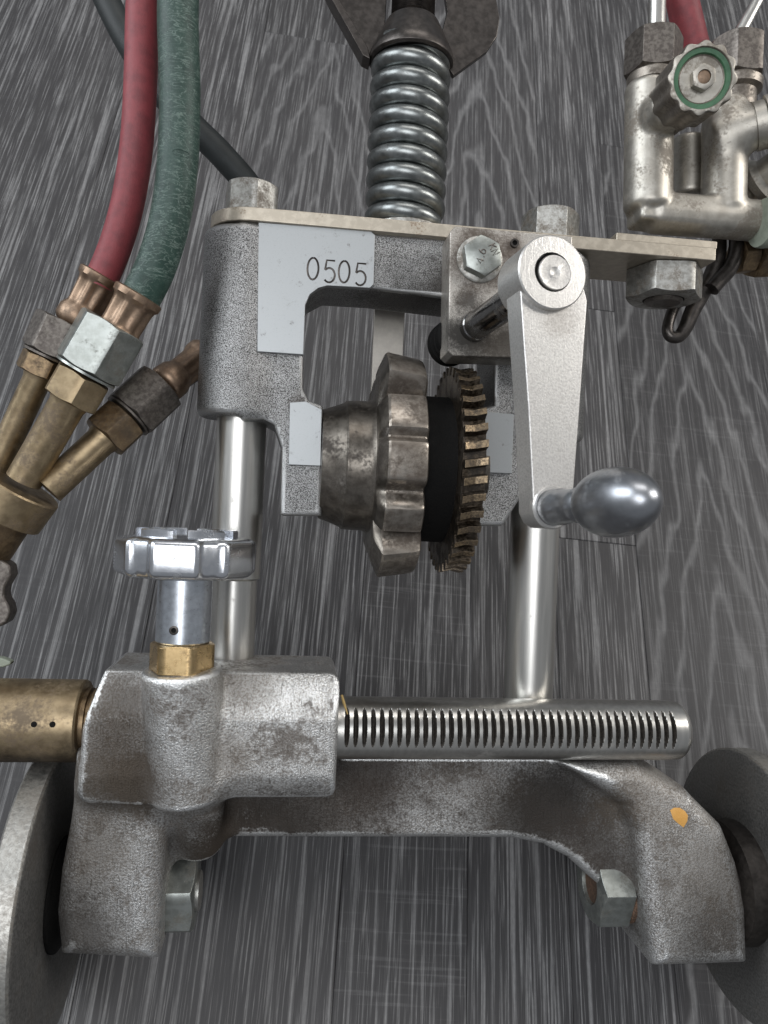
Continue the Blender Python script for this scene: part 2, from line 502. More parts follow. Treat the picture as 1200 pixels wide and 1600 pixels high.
M_CAST = metal('sand_cast_iron', (.42, .42, .415), (.045, .042, .04), grime=(.06, .05, .042), speck=(2.3, .36, .60), gr=(.03, .54, .74), gr_amt=.45,
               rough=(.50, .34), metallic=.92, bump=.5, detail=2.5, patch=.12, edge=.8,
               spots=[(rel(A(480, 640, -5)), 9, (.06, .045, .035), .7), (rel(A(690, 450, -6)), 14, (.04, .033, .028), .8), (rel(A(640, 470, -20)), 30, (.03, .026, .022), .75)])
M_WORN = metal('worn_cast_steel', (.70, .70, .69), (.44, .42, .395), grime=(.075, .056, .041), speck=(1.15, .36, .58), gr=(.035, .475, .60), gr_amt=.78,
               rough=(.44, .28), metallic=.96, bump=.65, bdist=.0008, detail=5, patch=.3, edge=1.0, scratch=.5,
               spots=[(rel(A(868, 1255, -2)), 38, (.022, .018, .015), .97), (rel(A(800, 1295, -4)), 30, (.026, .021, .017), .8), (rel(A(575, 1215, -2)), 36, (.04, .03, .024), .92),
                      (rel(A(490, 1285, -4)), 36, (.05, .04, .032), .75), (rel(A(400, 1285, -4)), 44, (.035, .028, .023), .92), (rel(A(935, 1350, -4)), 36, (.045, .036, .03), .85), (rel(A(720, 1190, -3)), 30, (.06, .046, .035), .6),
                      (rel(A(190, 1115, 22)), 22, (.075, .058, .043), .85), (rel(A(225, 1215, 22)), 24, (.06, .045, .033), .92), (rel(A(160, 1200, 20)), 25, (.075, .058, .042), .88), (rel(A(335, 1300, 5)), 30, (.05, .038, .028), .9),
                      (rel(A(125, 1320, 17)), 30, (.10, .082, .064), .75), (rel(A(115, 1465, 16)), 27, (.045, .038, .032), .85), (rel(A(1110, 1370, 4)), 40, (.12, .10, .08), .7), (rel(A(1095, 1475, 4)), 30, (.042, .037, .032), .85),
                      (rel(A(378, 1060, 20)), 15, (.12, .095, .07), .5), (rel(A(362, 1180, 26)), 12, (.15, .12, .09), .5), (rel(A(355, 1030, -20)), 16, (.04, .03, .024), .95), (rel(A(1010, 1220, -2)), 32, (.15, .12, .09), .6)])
M_MILLED = metal('milled_steel', (.42, .435, .44), (.36, .375, .38), speck=(1.6, .28, .42), gr=(.22, .60, .66), gr_amt=.75, rough=(.44, .52), metallic=.8, bump=.06, grime=(.17, .16, .15), scratch=.4)
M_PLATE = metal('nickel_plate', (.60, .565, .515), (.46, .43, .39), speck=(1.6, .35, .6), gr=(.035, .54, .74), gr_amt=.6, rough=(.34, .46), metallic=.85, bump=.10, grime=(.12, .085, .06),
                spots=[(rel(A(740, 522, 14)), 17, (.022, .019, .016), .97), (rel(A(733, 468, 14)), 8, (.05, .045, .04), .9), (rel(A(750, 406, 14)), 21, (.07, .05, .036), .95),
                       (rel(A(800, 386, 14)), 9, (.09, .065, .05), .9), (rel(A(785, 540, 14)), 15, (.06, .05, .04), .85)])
M_BAR = metal('plated_bar', (.54, .485, .40), (.46, .41, .335), speck=(.3, .4, .65), gr=(.07, .57, .68), gr_amt=.85, rough=(.36, .46), metallic=.8, bump=.05, grime=(.17, .105, .06))
M_ROD = metal('ground_rod', (.64, .625, .59), (.55, .54, .51), speck=(.5, .3, .7), brushed=(1, .05, 1), gr=(.03, .56, .72), gr_amt=.5, rough=(.27, .36), bump=.02, grime=(.22, .20, .17))
M_CHROME = metal('chrome', (.76, .78, .81), (.68, .70, .74), speck=(.3, .3, .7), gr=(.10, .57, .68), gr_amt=.6, rough=(.19, .27), bump=.02, grime=(.25, .24, .23))
M_KNOBSTEM = metal('satin_aluminium', (.66, .70, .75), (.55, .58, .62), speck=(.4, .3, .7), gr=(.12, .60, .66), gr_amt=.7, rough=(.24, .34), bump=.03, grime=(.12, .12, .12))
M_SPRING = metal('spring_steel', (.30, .315, .31), (.20, .21, .207), speck=(.25, .3, .7), gr=(.05, .54, .70), gr_amt=.5, rough=(.28, .40), metallic=1.0, bump=.05, grime=(.09, .08, .07))
M_DARK = metal('oiled_dark_steel', (.105, .094, .087), (.07, .063, .058), speck=(.3, .3, .7), gr=(.05, .5, .7), gr_amt=.5, rough=(.28, .42), metallic=.9, bump=.12)
M_BLACK = metal('black_grease_and_shade', (.010, .009, .008), (.004, .004, .004), speck=(1.5, .4, .7), gr_amt=.3, rough=(.7, .9), metallic=0.0, bump=.4, grime=(.004, .004, .004))  # also the painted shade of holes and gaps
for n_ in M_BLACK.node_tree.nodes:
    if n_.type == 'BSDF_PRINCIPLED': n_.inputs['Specular IOR Level'].default_value = .2
M_SPROCKET = metal('greasy_sprocket_steel', (.36, .325, .285), (.19, .165, .14), speck=(.3, .3, .7), gr=(.06, .46, .60), gr_amt=.8, rough=(.26, .38), metallic=.95, bump=.14, grime=(.05, .036, .026), detail=5, edge=.7,
                   spots=[(rel(A(632, 680, 30)), 9, (.05, .032, .02), .95), (rel(A(634, 770, 31)), 4.5, (.02, .016, .012), .95), (rel(A(632, 590, 12)), 9, (.06, .045, .035), .8), (rel(A(618, 850, 5)), 9, (.06, .045, .035), .7)])  # dark spots in the rim's hollow and notch and on two teeth
M_HUB = metal('blackened_hub_shaded_flank', (.20, .18, .155), (.10, .088, .075), speck=(.18, .3, .7), gr=(.05, .47, .62), gr_amt=.8, rough=(.28, .40), metallic=.92, bump=.10, grime=(.032, .025, .02), detail=3)
M_GEAR = metal('gear_brass', (.33, .25, .16), (.15, .115, .08), speck=(.9, .36, .62), gr=(.12, .44, .60), gr_amt=.85, rough=(.30, .44), bump=.2, grime=(.05, .038, .028), edge=.6)
M_CRANK = metal('tumbled_steel', (.62, .605, .58), (.49, .475, .455), speck=(1.3, .35, .62), gr=(.07, .60, .74), gr_amt=.45, rough=(.40, .54), metallic=.85, bump=.12, grime=(.22, .20, .18), scratch=.9, edge=1.0,
                spots=[(rel(A(870, 500, 85)), 9, (.30, .26, .22), .6), (rel(A(845, 745, 80)), 8, (.34, .31, .28), .5)])
M_BALL = metal('polished_ball', (.40, .415, .44), (.34, .352, .375), speck=(.2, .3, .7), gr=(.1, .58, .68), gr_amt=.5, rough=(.30, .38), bump=.02, grime=(.2, .2, .2))
M_NUT = metal('zinc_hex', (.44, .435, .41), (.30, .29, .265), speck=(.5, .34, .66), gr=(.10, .46, .62), gr_amt=.8, rough=(.34, .48), metallic=.88, bump=.14, grime=(.12, .095, .07), edge=.7)
M_NUTGREEN = metal('greenish_zinc_hex', (.38, .40, .38), (.28, .295, .275), speck=(.25, .3, .7), gr=(.07, .49, .64), gr_amt=.65, rough=(.32, .44), metallic=.9, bump=.10, grime=(.10, .085, .065), edge=.7)
M_NUTDARK = metal('dark_bronze_hex', (.20, .18, .16), (.12, .105, .095), speck=(.5, .36, .64), gr=(.08, .48, .66), gr_amt=.5, rough=(.36, .5), metallic=.85, bump=.08)
M_BRASS = metal('tarnished_brass', (.38, .295, .185), (.27, .205, .125), speck=(.22, .3, .7), gr=(.05, .47, .64), gr_amt=.8, rough=(.34, .48), metallic=.95, bump=.06, grime=(.13, .098, .07),
                spots=[((A(x_, 1172, 0) - Vector((0, A(800, 1138, 0).y, -6)))[:], 13, (.035, .026, .018), .85) for x_ in (10, 50, 90, 125)])  # row of spots, darker along the sleeve's bottom
M_BRASSNUT = metal('clean_brass', (.58, .42, .22), (.48, .34, .17), speck=(.3, .34, .66), gr=(.1, .56, .7), gr_amt=.6, rough=(.22, .34), bump=.04, grime=(.2, .13, .07))
M_BRASSDARK = metal('brown_brass', (.27, .195, .115), (.17, .12, .075), speck=(.4, .34, .66), gr=(.05, .46, .64), gr_amt=.8, rough=(.34, .5), metallic=.9, bump=.08, grime=(.05, .038, .028))
M_COPPER = metal('brown_copper', (.33, .235, .165), (.24, .165, .115), speck=(.25, .3, .7), gr=(.06, .48, .66), gr_amt=.65, rough=(.36, .48), metallic=.9, bump=.06, grime=(.11, .08, .06))
M_NICKEL = metal('dull_nickel', (.50, .475, .425), (.39, .365, .32), speck=(.2, .3, .7), gr=(.05, .49, .62), gr_amt=.7, rough=(.40, .50), metallic=.92, bump=.10, grime=(.15, .12, .09))
M_NICKELDARK = metal('brown_nickel', (.30, .27, .235), (.21, .185, .16), speck=(.3, .34, .66), gr=(.05, .48, .62), gr_amt=.75, rough=(.36, .48), metallic=.9, bump=.08, grime=(.08, .065, .05))
M_WHEEL = metal('zinc_wheel', (.44, .43, .40), (.29, .28, .26), speck=(.6, .36, .62), gr=(.04, .47, .62), gr_amt=.75, rough=(.38, .52), metallic=.9, bump=.3, grime=(.12, .095, .07), patch=.4, edge=.8,
                spots=[(rel(A(32, 1364, 48)), 4, (.30, .12, .05), .7)])
M_WHEELDARK = metal('grey_wheel_face', (.25, .245, .235), (.15, .147, .14), speck=(.9, .36, .64), gr=(.035, .48, .66), gr_amt=.7, rough=(.42, .58), metallic=.8, bump=.12, grime=(.07, .06, .05))
M_SLOT = metal('slot_dark', (.05, .042, .034), (.02, .017, .014), speck=(1.0, .4, .6), gr_amt=.5, rough=(.6, .8), metallic=.2, bump=.3, grime=(.01, .009, .008))  # one darker colour for all slot faces
M_SHAFT = metal('dark_polished_shaft', (.34, .335, .33), (.26, .255, .25), speck=(.4, .3, .7), gr=(.08, .50, .64), gr_amt=.7, rough=(.14, .22), bump=.03, grime=(.05, .042, .035))
M_RUST = metal('rusty_bore', (.20, .12, .08), (.10, .065, .045), speck=(.8, .36, .64), gr_amt=.6, rough=(.6, .8), metallic=.4, bump=.3)
M_SUPPORT = metal('beige_flat_bar', (.50, .47, .42), (.44, .41, .37), speck=(.3, .34, .66), gr=(.03, .55, .75), gr_amt=.4, rough=(.4, .5), metallic=.7, bump=.04)
M_RED = rubber('red_rubber', (.27, .050, .058), (.19, .038, .045))
M_GREEN = rubber('green_rubber', (.026, .060, .047), (.015, .040, .031), crack=(.16, .22, .19), rough=.48)
M_BLACKRUBBER = rubber('black_rubber', (.015, .019, .019), (.009, .012, .012))
M_GREENPAINT = rubber('green_paint', (.06, .155, .08), (.035, .10, .05), rough=.45)
M_ORANGE = rubber('orange_paint', (.62, .33, .085), (.55, .28, .06), rough=.6)
M_STRAW = rubber('dry_straw', (.45, .32, .12), (.36, .25, .09), rough=.7)
M_PALE = rubber('pale_green_plastic', (.28, .31, .25), (.20, .225, .18), rough=.6)

# ------------------------------------------------------------------ floor
floor = bpy.data.objects.new('floor', None); COL.objects.link(floor); floor['kind'] = 'structure'
floor['label'] = 'dark grey limed oak laminate floor under the machine'
def plank(x0, x1, y0, y1, arch=0.0, tone=1.0, hatch=0.0, x_mid=0.0, split=-1e5):
    g = .00012
    cx, cy = (x0 + x1) / 2, (y0 + y1) / 2; hx, hy = (x1 - x0) / 2 - g, (y1 - y0) / 2 - g; c = .0004; t = .008
    vs = [(-hx, -hy, -t), (hx, -hy, -t), (hx, hy, -t), (-hx, hy, -t), (-hx, -hy, -c), (hx, -hy, -c), (hx, hy, -c), (-hx, hy, -c),
          (-hx + c, -hy + c, 0), (hx - c, -hy + c, 0), (hx - c, hy - c, 0), (-hx + c, hy - c, 0)]
    fs = [(3, 2, 1, 0), (8, 9, 10, 11)]
    for k in (0, 4):
        fs += [(k + i, k + (i + 1) % 4, k + 4 + (i + 1) % 4, k + 4 + i) for i in range(4)]
    me = bpy.data.meshes.new('plank'); me.from_pydata(vs, [], fs); me.materials.append(M_FLOOR)
    o = bpy.data.objects.new('plank', me); COL.objects.link(o); o.parent = floor; o.location = (cx, cy, 0)
    o['grain_arch'] = float(arch); o['grain_seed'] = random.random() * 4; o['grain_tone'] = float(tone); o['grain_hatch'] = float(hatch)
    o['grain_mid'] = float(x_mid); o['grain_split'] = float(split)
    return o
sx = [floor_xy(p, 950)[0] for p in (235, 565, 735, 870, 1003)]
fy = lambda px, py: floor_xy(px, py)[1]
Y0, Y1 = fy(600, 1600) - 1.2, fy(600, 0) + 2.4
ye = fy(420, 50)
plank(sx[0], sx[1], Y0, ye, .55, 1.02, 0, 0, (fy(400, 430) - (Y0 + ye) / 2) * 1000); plank(sx[0], sx[1], ye, Y1, 0, .85)
yb = fy(700, 470)
plank(sx[1], sx[2], Y0, yb, 0, .95, 1.0); plank(sx[2], sx[3], Y0, yb, 0, 1.0, 0)
yc = fy(930, 846)
plank(sx[3], sx[4], Y0, yc, 0, 1.02, 0); plank(sx[3], sx[4], yc, yb + .012, 0, 1.06, 0)
plank(sx[1], sx[3], yb, Y1, .72, 1.05, 0, (floor_xy(745, 200)[0] - (sx[1] + sx[3]) / 2) * 1000); plank(sx[3], sx[4], yb + .012, Y1, 0, 1.05)
w = sx[4] - sx[3]
plank(sx[4], sx[4] + .125, Y0, fy(1100, 250), .85, .86, .6, (floor_xy(1110, 850)[0] - sx[4] - .0625) * 1000); plank(sx[4], sx[4] + .125, fy(1100, 250), Y1, 0, .95, .3)
x = sx[4] + .125
while x < 2.0:
    ww = random.choice((.075, .095, .125)); yj = random.uniform(-.2, .6)
    plank(x, x + ww, Y0, yj, random.choice((0, 0, 1)), random.uniform(.85, 1.05), random.random()); plank(x, x + ww, yj, Y1, 0, random.uniform(.85, 1.05), random.random()); x += ww
x = sx[0]
while x > -2.0:
    ww = random.choice((.085, .11, .14)); yj = random.uniform(.55, .9)
    plank(x - ww, x, Y0, yj, 0, random.uniform(.92, 1.05), random.random() * .3); plank(x - ww, x, yj, Y1, 0, random.uniform(.85, 1.0), random.random()); x -= ww

# ------------------------------------------------------------------ the machine
mach = make_thing('pipe_cutting_machine', 'grey steel pipe cutting machine with wheels, sprocket, hand crank and coil spring on the floor', 'machine', BASE)
ROT = lambda: None

# --- yoke casting
Ay = lambda px, py, z=-2: A(px, py, z)
lb_t, lb_b = A(383, 347, -20), A(374, 655, -20); rl = 63 * mpp(378, 500, -20)
LX = (lb_t.x + lb_b.x) / 2
rb_b = A(838, 690, -20); RX = A(834, 860, -20).x; rr = 68 * mpp(838, 600, -20)
YT = A(400, 346, 0).y - .3
fld = Field((LX - rl - 4, A(600, 832, 0).y - 6, -52), (RX + rr + 5, YT + 5, 12), .9)
fld.put(fld.cyl((LX, YT, -20), (LX, lb_b.y, -20), rl, rd=3.0))
fld.put(fld.cyl((RX, YT, -20), (RX, rb_b.y, -20), rr, rd=3.0), 3)
P2 = lambda pts, z: [tuple(A(px, py, z))[:2] for px, py in pts]
beam = P2([(380, 347), (900, 388), (900, 492), (700, 466), (585, 452), (508, 447), (480, 462), (474, 490), (474, 608), (483, 626), (505, 634), (503, 806), (438, 806), (440, 700), (428, 664), (412, 655), (380, 655)], -4)
fld.put(fld.poly(beam, -40, -3.5, 1.6), 5)
rweb = P2([(772, 470), (900, 480), (900, 690), (850, 690), (825, 760), (786, 822), (742, 822), (742, 640), (772, 632)], -4)
fld.put(fld.poly(rweb, -40, -3.5, 1.8), 4)
yoke = part('yoke_casting', fld.mesh(), M_CAST, mach, sharp=60)
# milled pads
ZP = -1.2
pad = P2([(404, 347), (580, 361), (586, 367), (584, 444), (578, 450), (512, 446), (497, 450), (484, 460), (477, 476), (474, 554), (402, 549)], ZP)
mp = part('milled_pad', MB().prism(pad, ZP - 4, ZP), [M_MILLED, M_DARK], yoke, .3)
# stamped number, cut into the pad
cut = MB(); st, wd = strokes('0505', 1.0)
o0, ux = A(479, 437, ZP), (A(570, 445, ZP) - A(479, 437, ZP)); L = ux.length; ux.normalize(); uy = Vector((-ux.y, ux.x, 0)); hh = 34 * mpp(520, 425, ZP)
jit = [(.0, .3), (.35, -.25), (-.15, .15), (.2, -.35)]
for s_ in st:
    jx, jy = jit[min(3, int(max(0, s_[0][0]) / .95))]
    cut.tube([o0 + ux * (p[0] / (wd - .28) * L + jx) + uy * (p[1] * hh + jy) + Vector((0, 0, .14)) for p in s_], .52, 8, 1)
ct = part('cutter', cut, [M_MILLED, M_DARK], yoke)
b = mp.modifiers.new('cut', 'BOOLEAN'); b.object = ct; b.operation = 'DIFFERENCE'; b.solver = 'EXACT'; b.use_self = True
bpy.context.view_layer.update()
dg = bpy.context.evaluated_depsgraph_get()
nm = bpy.data.meshes.new_from_object(mp.evaluated_get(dg)); mp.modifiers.clear(); mp.data = nm
nm.polygons.foreach_set('use_smooth', [False] * len(nm.polygons)); nm.update()
bpy.data.objects.remove(ct)
pt2 = P2([(453, 629), (478, 627), (503, 640), (501, 728), (451, 726)], ZP)
part('milled_pad', MB().prism(pt2, ZP - 5, ZP), M_MILLED, yoke, .25)
pt3 = P2([(757, 643), (803, 647), (800, 740), (757, 738)], ZP)
part('milled_pad', MB().prism(pt3, ZP - 5, ZP), M_MILLED, yoke, .25)

# --- crossbar on the yoke
bl, br = A(322, 338, 0), A(1119, 397, 0)
by0, by1 = A(700, 371, 0).y, A(700, 350, 0).y
mb = MB(); n = 12
outline = [(br.x, -43), (br.x, 0)] + [(bl.x + 20 + 20 * math.cos(R(90 + 180 * i / n)), -20 + 20 * math.sin(R(90 + 180 * i / n))) for i in range(n + 1)] + [(bl.x + 20, -43)]
k = len(outline)
vs = [(p[0], by0, p[1]) for p in outline] + [(p[0], by1, p[1]) for p in outline]
mb.add(vs, [tuple(range(k)), tuple(range(k, 2 * k))[::-1]] + [(i, (i + 1) % k, k + (i + 1) % k, k + i) for i in range(k)])
part('crossbar', mb, M_BAR, mach, .5)

# --- big bolts through the bar
UY = Vector((0, 1, 0))
def big_bolt(px, pyc, z, af_px, y0, y1, rot, mat, washer=True):
    c = A(px, pyc, z); s = mpp(px, pyc, z)
    mb = MB().hexa((c.x, 0, z), UY, af_px * s, y0, y1, rot)
    o = part('hex_bolt', mb, mat, mach, .2)
    if washer:
        part('washer', MB().lathe((c.x, 0, z), UY, [(y0 - 1.2, af_px * s * 1.06), (y0 + .6, af_px * s * 1.06), (y0 + .9, af_px * s)], 40), mat, o)
    return o
big_bolt(394, 300, -20, 37.5, by1 + .3, A(394, 276, -8).y, R(12), M_NUT)
big_bolt(860, 342, -22, 39, by1 + .3, A(860, 322, -12).y, R(14), M_NUT)
c = A(1038, 430, -20); s = mpp(1038, 430, -20)
o = part('hex_nut', MB().hexa((c.x, 0, -20), UY, 52 * s, by0 - .3, A(1038, 452, -2).y, R(20), bore=31 * s), M_NUT, mach, .2)
part('bolt_end', MB().lathe((c.x, 0, -20), UY, [(by0 - 8, 29 * s), (A(1038, 452, -2).y - .4, 29 * s), (A(1038, 452, -2).y - 1.6, 25 * s)], 32), M_NUTDARK, o)

# --- guide rods
ystep_l, ystep_r = A(372, 906, -12).y, A(834, 884, -12).y
rL, rL2 = 38.5 * mpp(375, 700, -20), 34.5 * mpp(366, 980, -20)
LRX = A(376, 700, -20).x
yb_l = A(365, 1075, -20).y
part('guide_rod', MB().lathe((LRX, 0, -20), UY, [(yb_l, rL2), (ystep_l - .5, rL2), (ystep_l + .4, rL), (lb_b.y + 25, rL)], 64), M_ROD, mach, label='left guide rod')
rR = rR2 = 38 * mpp(834, 860, -20)
part('guide_rod', MB().lathe((RX, 0, -20), UY, [(A(822, 1130, -20).y, rR2), (ystep_r - .5, rR2), (ystep_r + .4, rR), (rb_b.y + 25, rR)], 64), M_ROD, mach, label='right guide rod')

# --- coil spring, seat and wing nut
ts, bs = A(643, 92, -20), A(632, 332, -20); SX = (ts.x + bs.x) / 2
ro = 63 * mpp(636, 220, -20); wr = 14.6 * mpp(636, 220, -20); y0 = by1 + 1.6 + wr * .6; y1 = ts.y + 2
turns = 9.3; pts = []
for i in range(int(turns * 40) + 1):
    a = i / 40 * 2 * math.pi; f = i / (turns * 40)
    pts.append((SX + (ro - wr) * math.cos(a + .6), y0 + (y1 - y0) * f, -20 + (ro - wr) * math.sin(a + .6)))
part('coil_spring', MB().tube(pts, wr, 18), M_SPRING, mach, sharp=60)
part('spring_seat', MB().lathe((SX, 0, -20), UY, [(by1 + .1, ro * .96), (by1 + 1.8, ro * .96), (by1 + 2.4, ro * .9), (by1 + 2.4, ro * .5)], 48), M_NUT, mach, .2)
sc_ = mpp(640, 60, -20)
cb, ctp = A(641, 100, -20).y, A(645, 12, -8).y
part('threaded_rod', MB().lathe((SX, 0, -20), UY, [(by0 - 2, 8.5)] + [q for i in range(70) for q in ((by1 + 3 + i * 2.0, 9.6), (by1 + 4 + i * 2.0, 10.9))], 28), M_DARK, mach, sharp=80)
wn = part('wing_nut', MB().lathe((SX, 0, -20), UY, [(cb - .6, 50 * sc_), (cb - .9, 62 * sc_), (cb, 66 * sc_), (cb + 2.5, 66 * sc_), (cb + 5, 63 * sc_), (ctp - 1, 42 * sc_), (ctp, 40 * sc_), (ctp, 24 * sc_)], 56), M_DARK, mach, .4)
w1 = P2([(688, 60), (698, 20), (690, -40), (720, -70), (752, -40), (774, -5), (780, 30), (776, 58), (760, 82), (708, 120), (694, 100)], -20)
part('wing', MB().prism(w1, -22.5, -19), M_DARK, wn, .5)
w2 = P2([(600, 66), (578, 100), (566, 92), (517, 0), (492, -50), (520, -75), (570, -50), (604, -10)], -24)
mb = MB().prism(w2, -27, -22)
part('wing', mb, M_DARK, wn, .5)
w3 = P2([(578, 98), (566, 92), (515, 0), (492, -50), (500, -54), (526, 0), (574, 80)], -20)
part('wing_rib', MB().prism(w3, -27, -17), M_DARK, wn, .5)

# --- drive plate
ZD = 14.0
pl = P2([(712, 353), (895, 369), (893, 562), (708, 556), (700, 548), (703, 362)], ZD)
plate = part('drive_plate', MB().prism(pl, ZD - 19, ZD), M_PLATE, mach, .7)
part('mounting_block', MB().prism(P2([(722, 372), (885, 386), (885, 540), (722, 540)], -4), -24, -5.2), M_BLACK, mach)
UZ = Vector((0, 0, 1))
c = A(749, 406, ZD); s = mpp(749, 402, ZD + 4)
pb = part('plate_bolt', MB().hexa(c, UZ, 28 * s, 1.6, 7.2, R(8)), M_NUTGREEN, plate, .15)
part('bolt_washer', MB().lathe(c, UZ, [(-1, 37 * s), (1.0, 37 * s), (1.6, 34 * s)], 40), M_NUT, plate, .1)
mk = MB()
for txt, ang, ox, oy in (('4.6', 78, -.1, -4.3), ('KN', -62, 2.2, 4.3)):
    st, wd = strokes(txt, 3.3, .85)
    ca, sa = math.cos(R(ang)), math.sin(R(ang))
    for s_ in st:
        mk.tube([(c.x + ox + (p[0]) * ca - p[1] * sa, c.y + oy + p[0] * sa + p[1] * ca, c.z + 7.2) for p in s_], .30, 6)
part('bolt_marking', mk, M_NUTDARK, pb)
c = A(803, 381, ZD); part('roll_pin', MB().lathe(c, UZ, [(-3, 2.0), (1.6, 2.0), (1.6, 1.2), (.4, 1.1)], 20), M_DARK, plate)
part('pin_bore_disc', MB().lathe(c, UZ, [(-3, 1.2), (.6, 1.2)], 20), M_BLACK, plate)  # black disc painted as the shade inside the pin
# --- crank
CD = (F3.transposed() @ Vector((341, 42, 1200)).normalized())
root = A(741, 511, ZD)
H = root + CD * 75.5                                       # hub front centre
CV = (UY - CD * UY.dot(CD)).normalized(); CU = CV.cross(CD)
def crank_at(px, py, w=0.0):
    d = F3.transposed() @ Vector(((px - 600) / FPX, (800 - py) / FPX, -1.0)); o = F3.transposed() @ Vector((0, 0, D))
    p0 = H + CD * w; t = CD.dot(p0 - o) / CD.dot(d); q = o + d * t - p0
    return q.dot(CU), q.dot(CV)
def cw(u, v, w): return H + CU * u + CV * v + CD * w
crank = part('crank_shaft', MB().lathe(root - CD * 30, CD, [(0, 22 * .288), (28.5, 22 * .288), (29, 23.5 * .288), (33, 23.5 * .288), (33.6, 22 * .288), (103, 22 * .288)], 40), M_SHAFT, mach, 0, sharp=25)
part('shaft_collar', MB().lathe(root - CD * 30, CD, [(-4, 9), (-4, 11), (1, 11.2), (1.6, 9.8), (3, 9.8), (3.6, 11.2), (6, 11.2), (6.6, 9.8), (8, 9.8), (8.5, 11.2), (12, 11.2), (13, 9)], 40), M_BLACK, crank, .2)
arm = [(812, 440), (826, 640), (832, 760), (833, 800), (840, 815), (852, 824), (866, 825), (884, 815), (893, 798), (897, 760), (906, 640), (918, 470), (900, 400), (860, 385), (825, 405)]
arm = [crank_at(px, py, -2.5) for px, py in arm]
mb = MB().prism(arm, -14.5, -2.5)
mb.v = [tuple(cw(*p)) for p in mb.v]
armo = part('crank_arm', mb, M_CRANK, crank, .6)
hr = 60 * .2275
hu, hv = crank_at(864, 425); hc = cw(hu, hv, 0)
part('crank_hub', MB().lathe(hc, CD, [(-19, hr * .96), (-18, hr), (-.5, hr), (0, hr - .5), (0, 32 * .2275), (-2.5, 32 * .2275)], 64, caps=(True, False)), M_CRANK, crank, 0, sharp=25)
pu, pv = crank_at(868, 425)
part('crank_pin', MB().lathe(cw(pu, pv, 0), CD, [(-3, 28.6 * .2275), (-.5, 28.6 * .2275), (-.1, 27.4 * .2275), (-.35, 14 * .2275), (-.15, 9 * .2275), (-.7, 3 * .2275)], 48), M_CRANK, crank, 0, sharp=25)
part('hub_gap_disc', MB().lathe(cw(pu, pv, 0), CD, [(-3, 32.3 * .2275), (-1.4, 32.3 * .2275)], 48), M_BLACK, crank)  # black disc, paints the gap round the pin as deep shade
gu, gv = crank_at(862, 793, -2.5); g0 = cw(gu, gv, -2.5)
part('handle_ferrule', MB().lathe(g0, CD, [(-2, 7.9), (.5, 7.9), (1.0, 7.4), (1.0, 6.6), (-1, 6.6)], 48, caps=(True, False)), M_CRANK, crank, 0, sharp=25)
rows = [(-2, 6.1), (.4, 6.1), (1.2, 6.5), (8, 6.5), (9, 6.0), (18, 5.9)]
for i in range(25):
    a = math.pi * (.14 + .86 * i / 24); tt = 40.5 - 19 * math.cos(a); r_ = 11.0 * math.sin(a) if i < 24 else .05
    if tt > 22: rows.append((tt, max(r_, .05)))
rows.insert(6, (20.5, 6.3))
part('handle_grip', MB().lathe(g0, CD, rows, 64), M_BALL, crank, 0, sharp=50)

# --- sprocket and worm gear
SY, SZ = A(620, 731, -20).y, -20.0
AXC = (0, SY, SZ); UX = Vector((1, 0, 0))
xs_ = lambda px, z=20: A(px, 731, z).x
x0 = A(503, 731, 8).x
sp = part('sprocket', MB().lathe(AXC, UX, [(x0 - 6, 13), (x0 - .5, 13), (x0, 26.5), (x0 + 5, 28.2), (x0 + 10.5, 30.4), (x0 + 11.5, 31.5), (x0 + 22, 31.8), (x0 + 25, 33), (x0 + 28, 37)], 72), M_HUB, mach, .3, sharp=40)
def tooth_r(a):
    """outline of the sprocket: blunt blocks with worn hollows, long teeth between them"""
    a = (a + math.pi) % (2 * math.pi) - math.pi
    q = (math.degrees(a) + 60) % 120 - 60                  # block at 0, +-120; long tooth at +-60
    r = 47.0
    for c0, w0, dp in ((18, 9.5, 7.0), (-15, 5, 3.4)):
        e = abs(q - c0) / w0
        if e < 1: r -= dp * (math.cos(e * math.pi) * .5 + .5)
    e = abs(abs(q) - 62)
    if e < 27:
        e2 = abs(abs(q) - 61)
        if e2 < 13.5: r = 55.2 - 1.2 * (e2 / 13.5) ** 4
        elif e2 < 17: r = 54 + (42.5 - 54) * (e2 - 13.5) / 3.5
        elif e2 < 20: r = 42.5 + (47 - 42.5) * (e2 - 17) / 3
    return r
mb = MB()
xa, xb = xs_(591), xs_(667); n = 300
def rim_fn(t, r, a):
    if r < 30: return r
    tr = tooth_r(a)
    f = (t - xa) / (xb - xa)
    if tr > 49: r = r + (2.0 if .1 < f < .6 else (-1.5 if f > .8 else -1.0)) * .6
    return r * tr / 47.0
mb.lathe(AXC, UX, [(xa, 24), (xa, 40), (xa + .8, 42.5), (xa + 3.6, 46.6), (xa + 4.6, 47.2), (xb - 2.4, 47.2), (xb - .8, 46.5), (xb, 44.5), (xb, 24)], n, fn=rim_fn)
mb.mi = [1 if i < 3 * n else 0 for i in range(len(mb.f))]  # left flank gets the dark hub material as painted shade
part('sprocket_rim', mb, [M_SPROCKET, M_HUB], sp, 0, sharp=24)
xg0, xg1 = xs_(722, 25), xs_(758, 25)
NT_, RG, RR = 40, 51.0, 46.8
mb = MB(); vs = []; fs = []
prof = []
for i in range(NT_):
    for da, r in ((-.30, RR), (-.22, RG), (.20, RG), (.28, RR)):
        prof.append(((i + da) / NT_ * 2 * math.pi, r))
for xx, sh in ((xg0, 0), ((xg0 + xg1) / 2, -1.2), (xg1, 0)):
    for a, r in prof:
        r2 = r + sh * (1 if r > 48 else .6)
        aa = a + (xx - xg0) * .0035
        vs.append((xx, SY + r2 * math.sin(aa), SZ + r2 * math.cos(aa)))
k = len(prof)
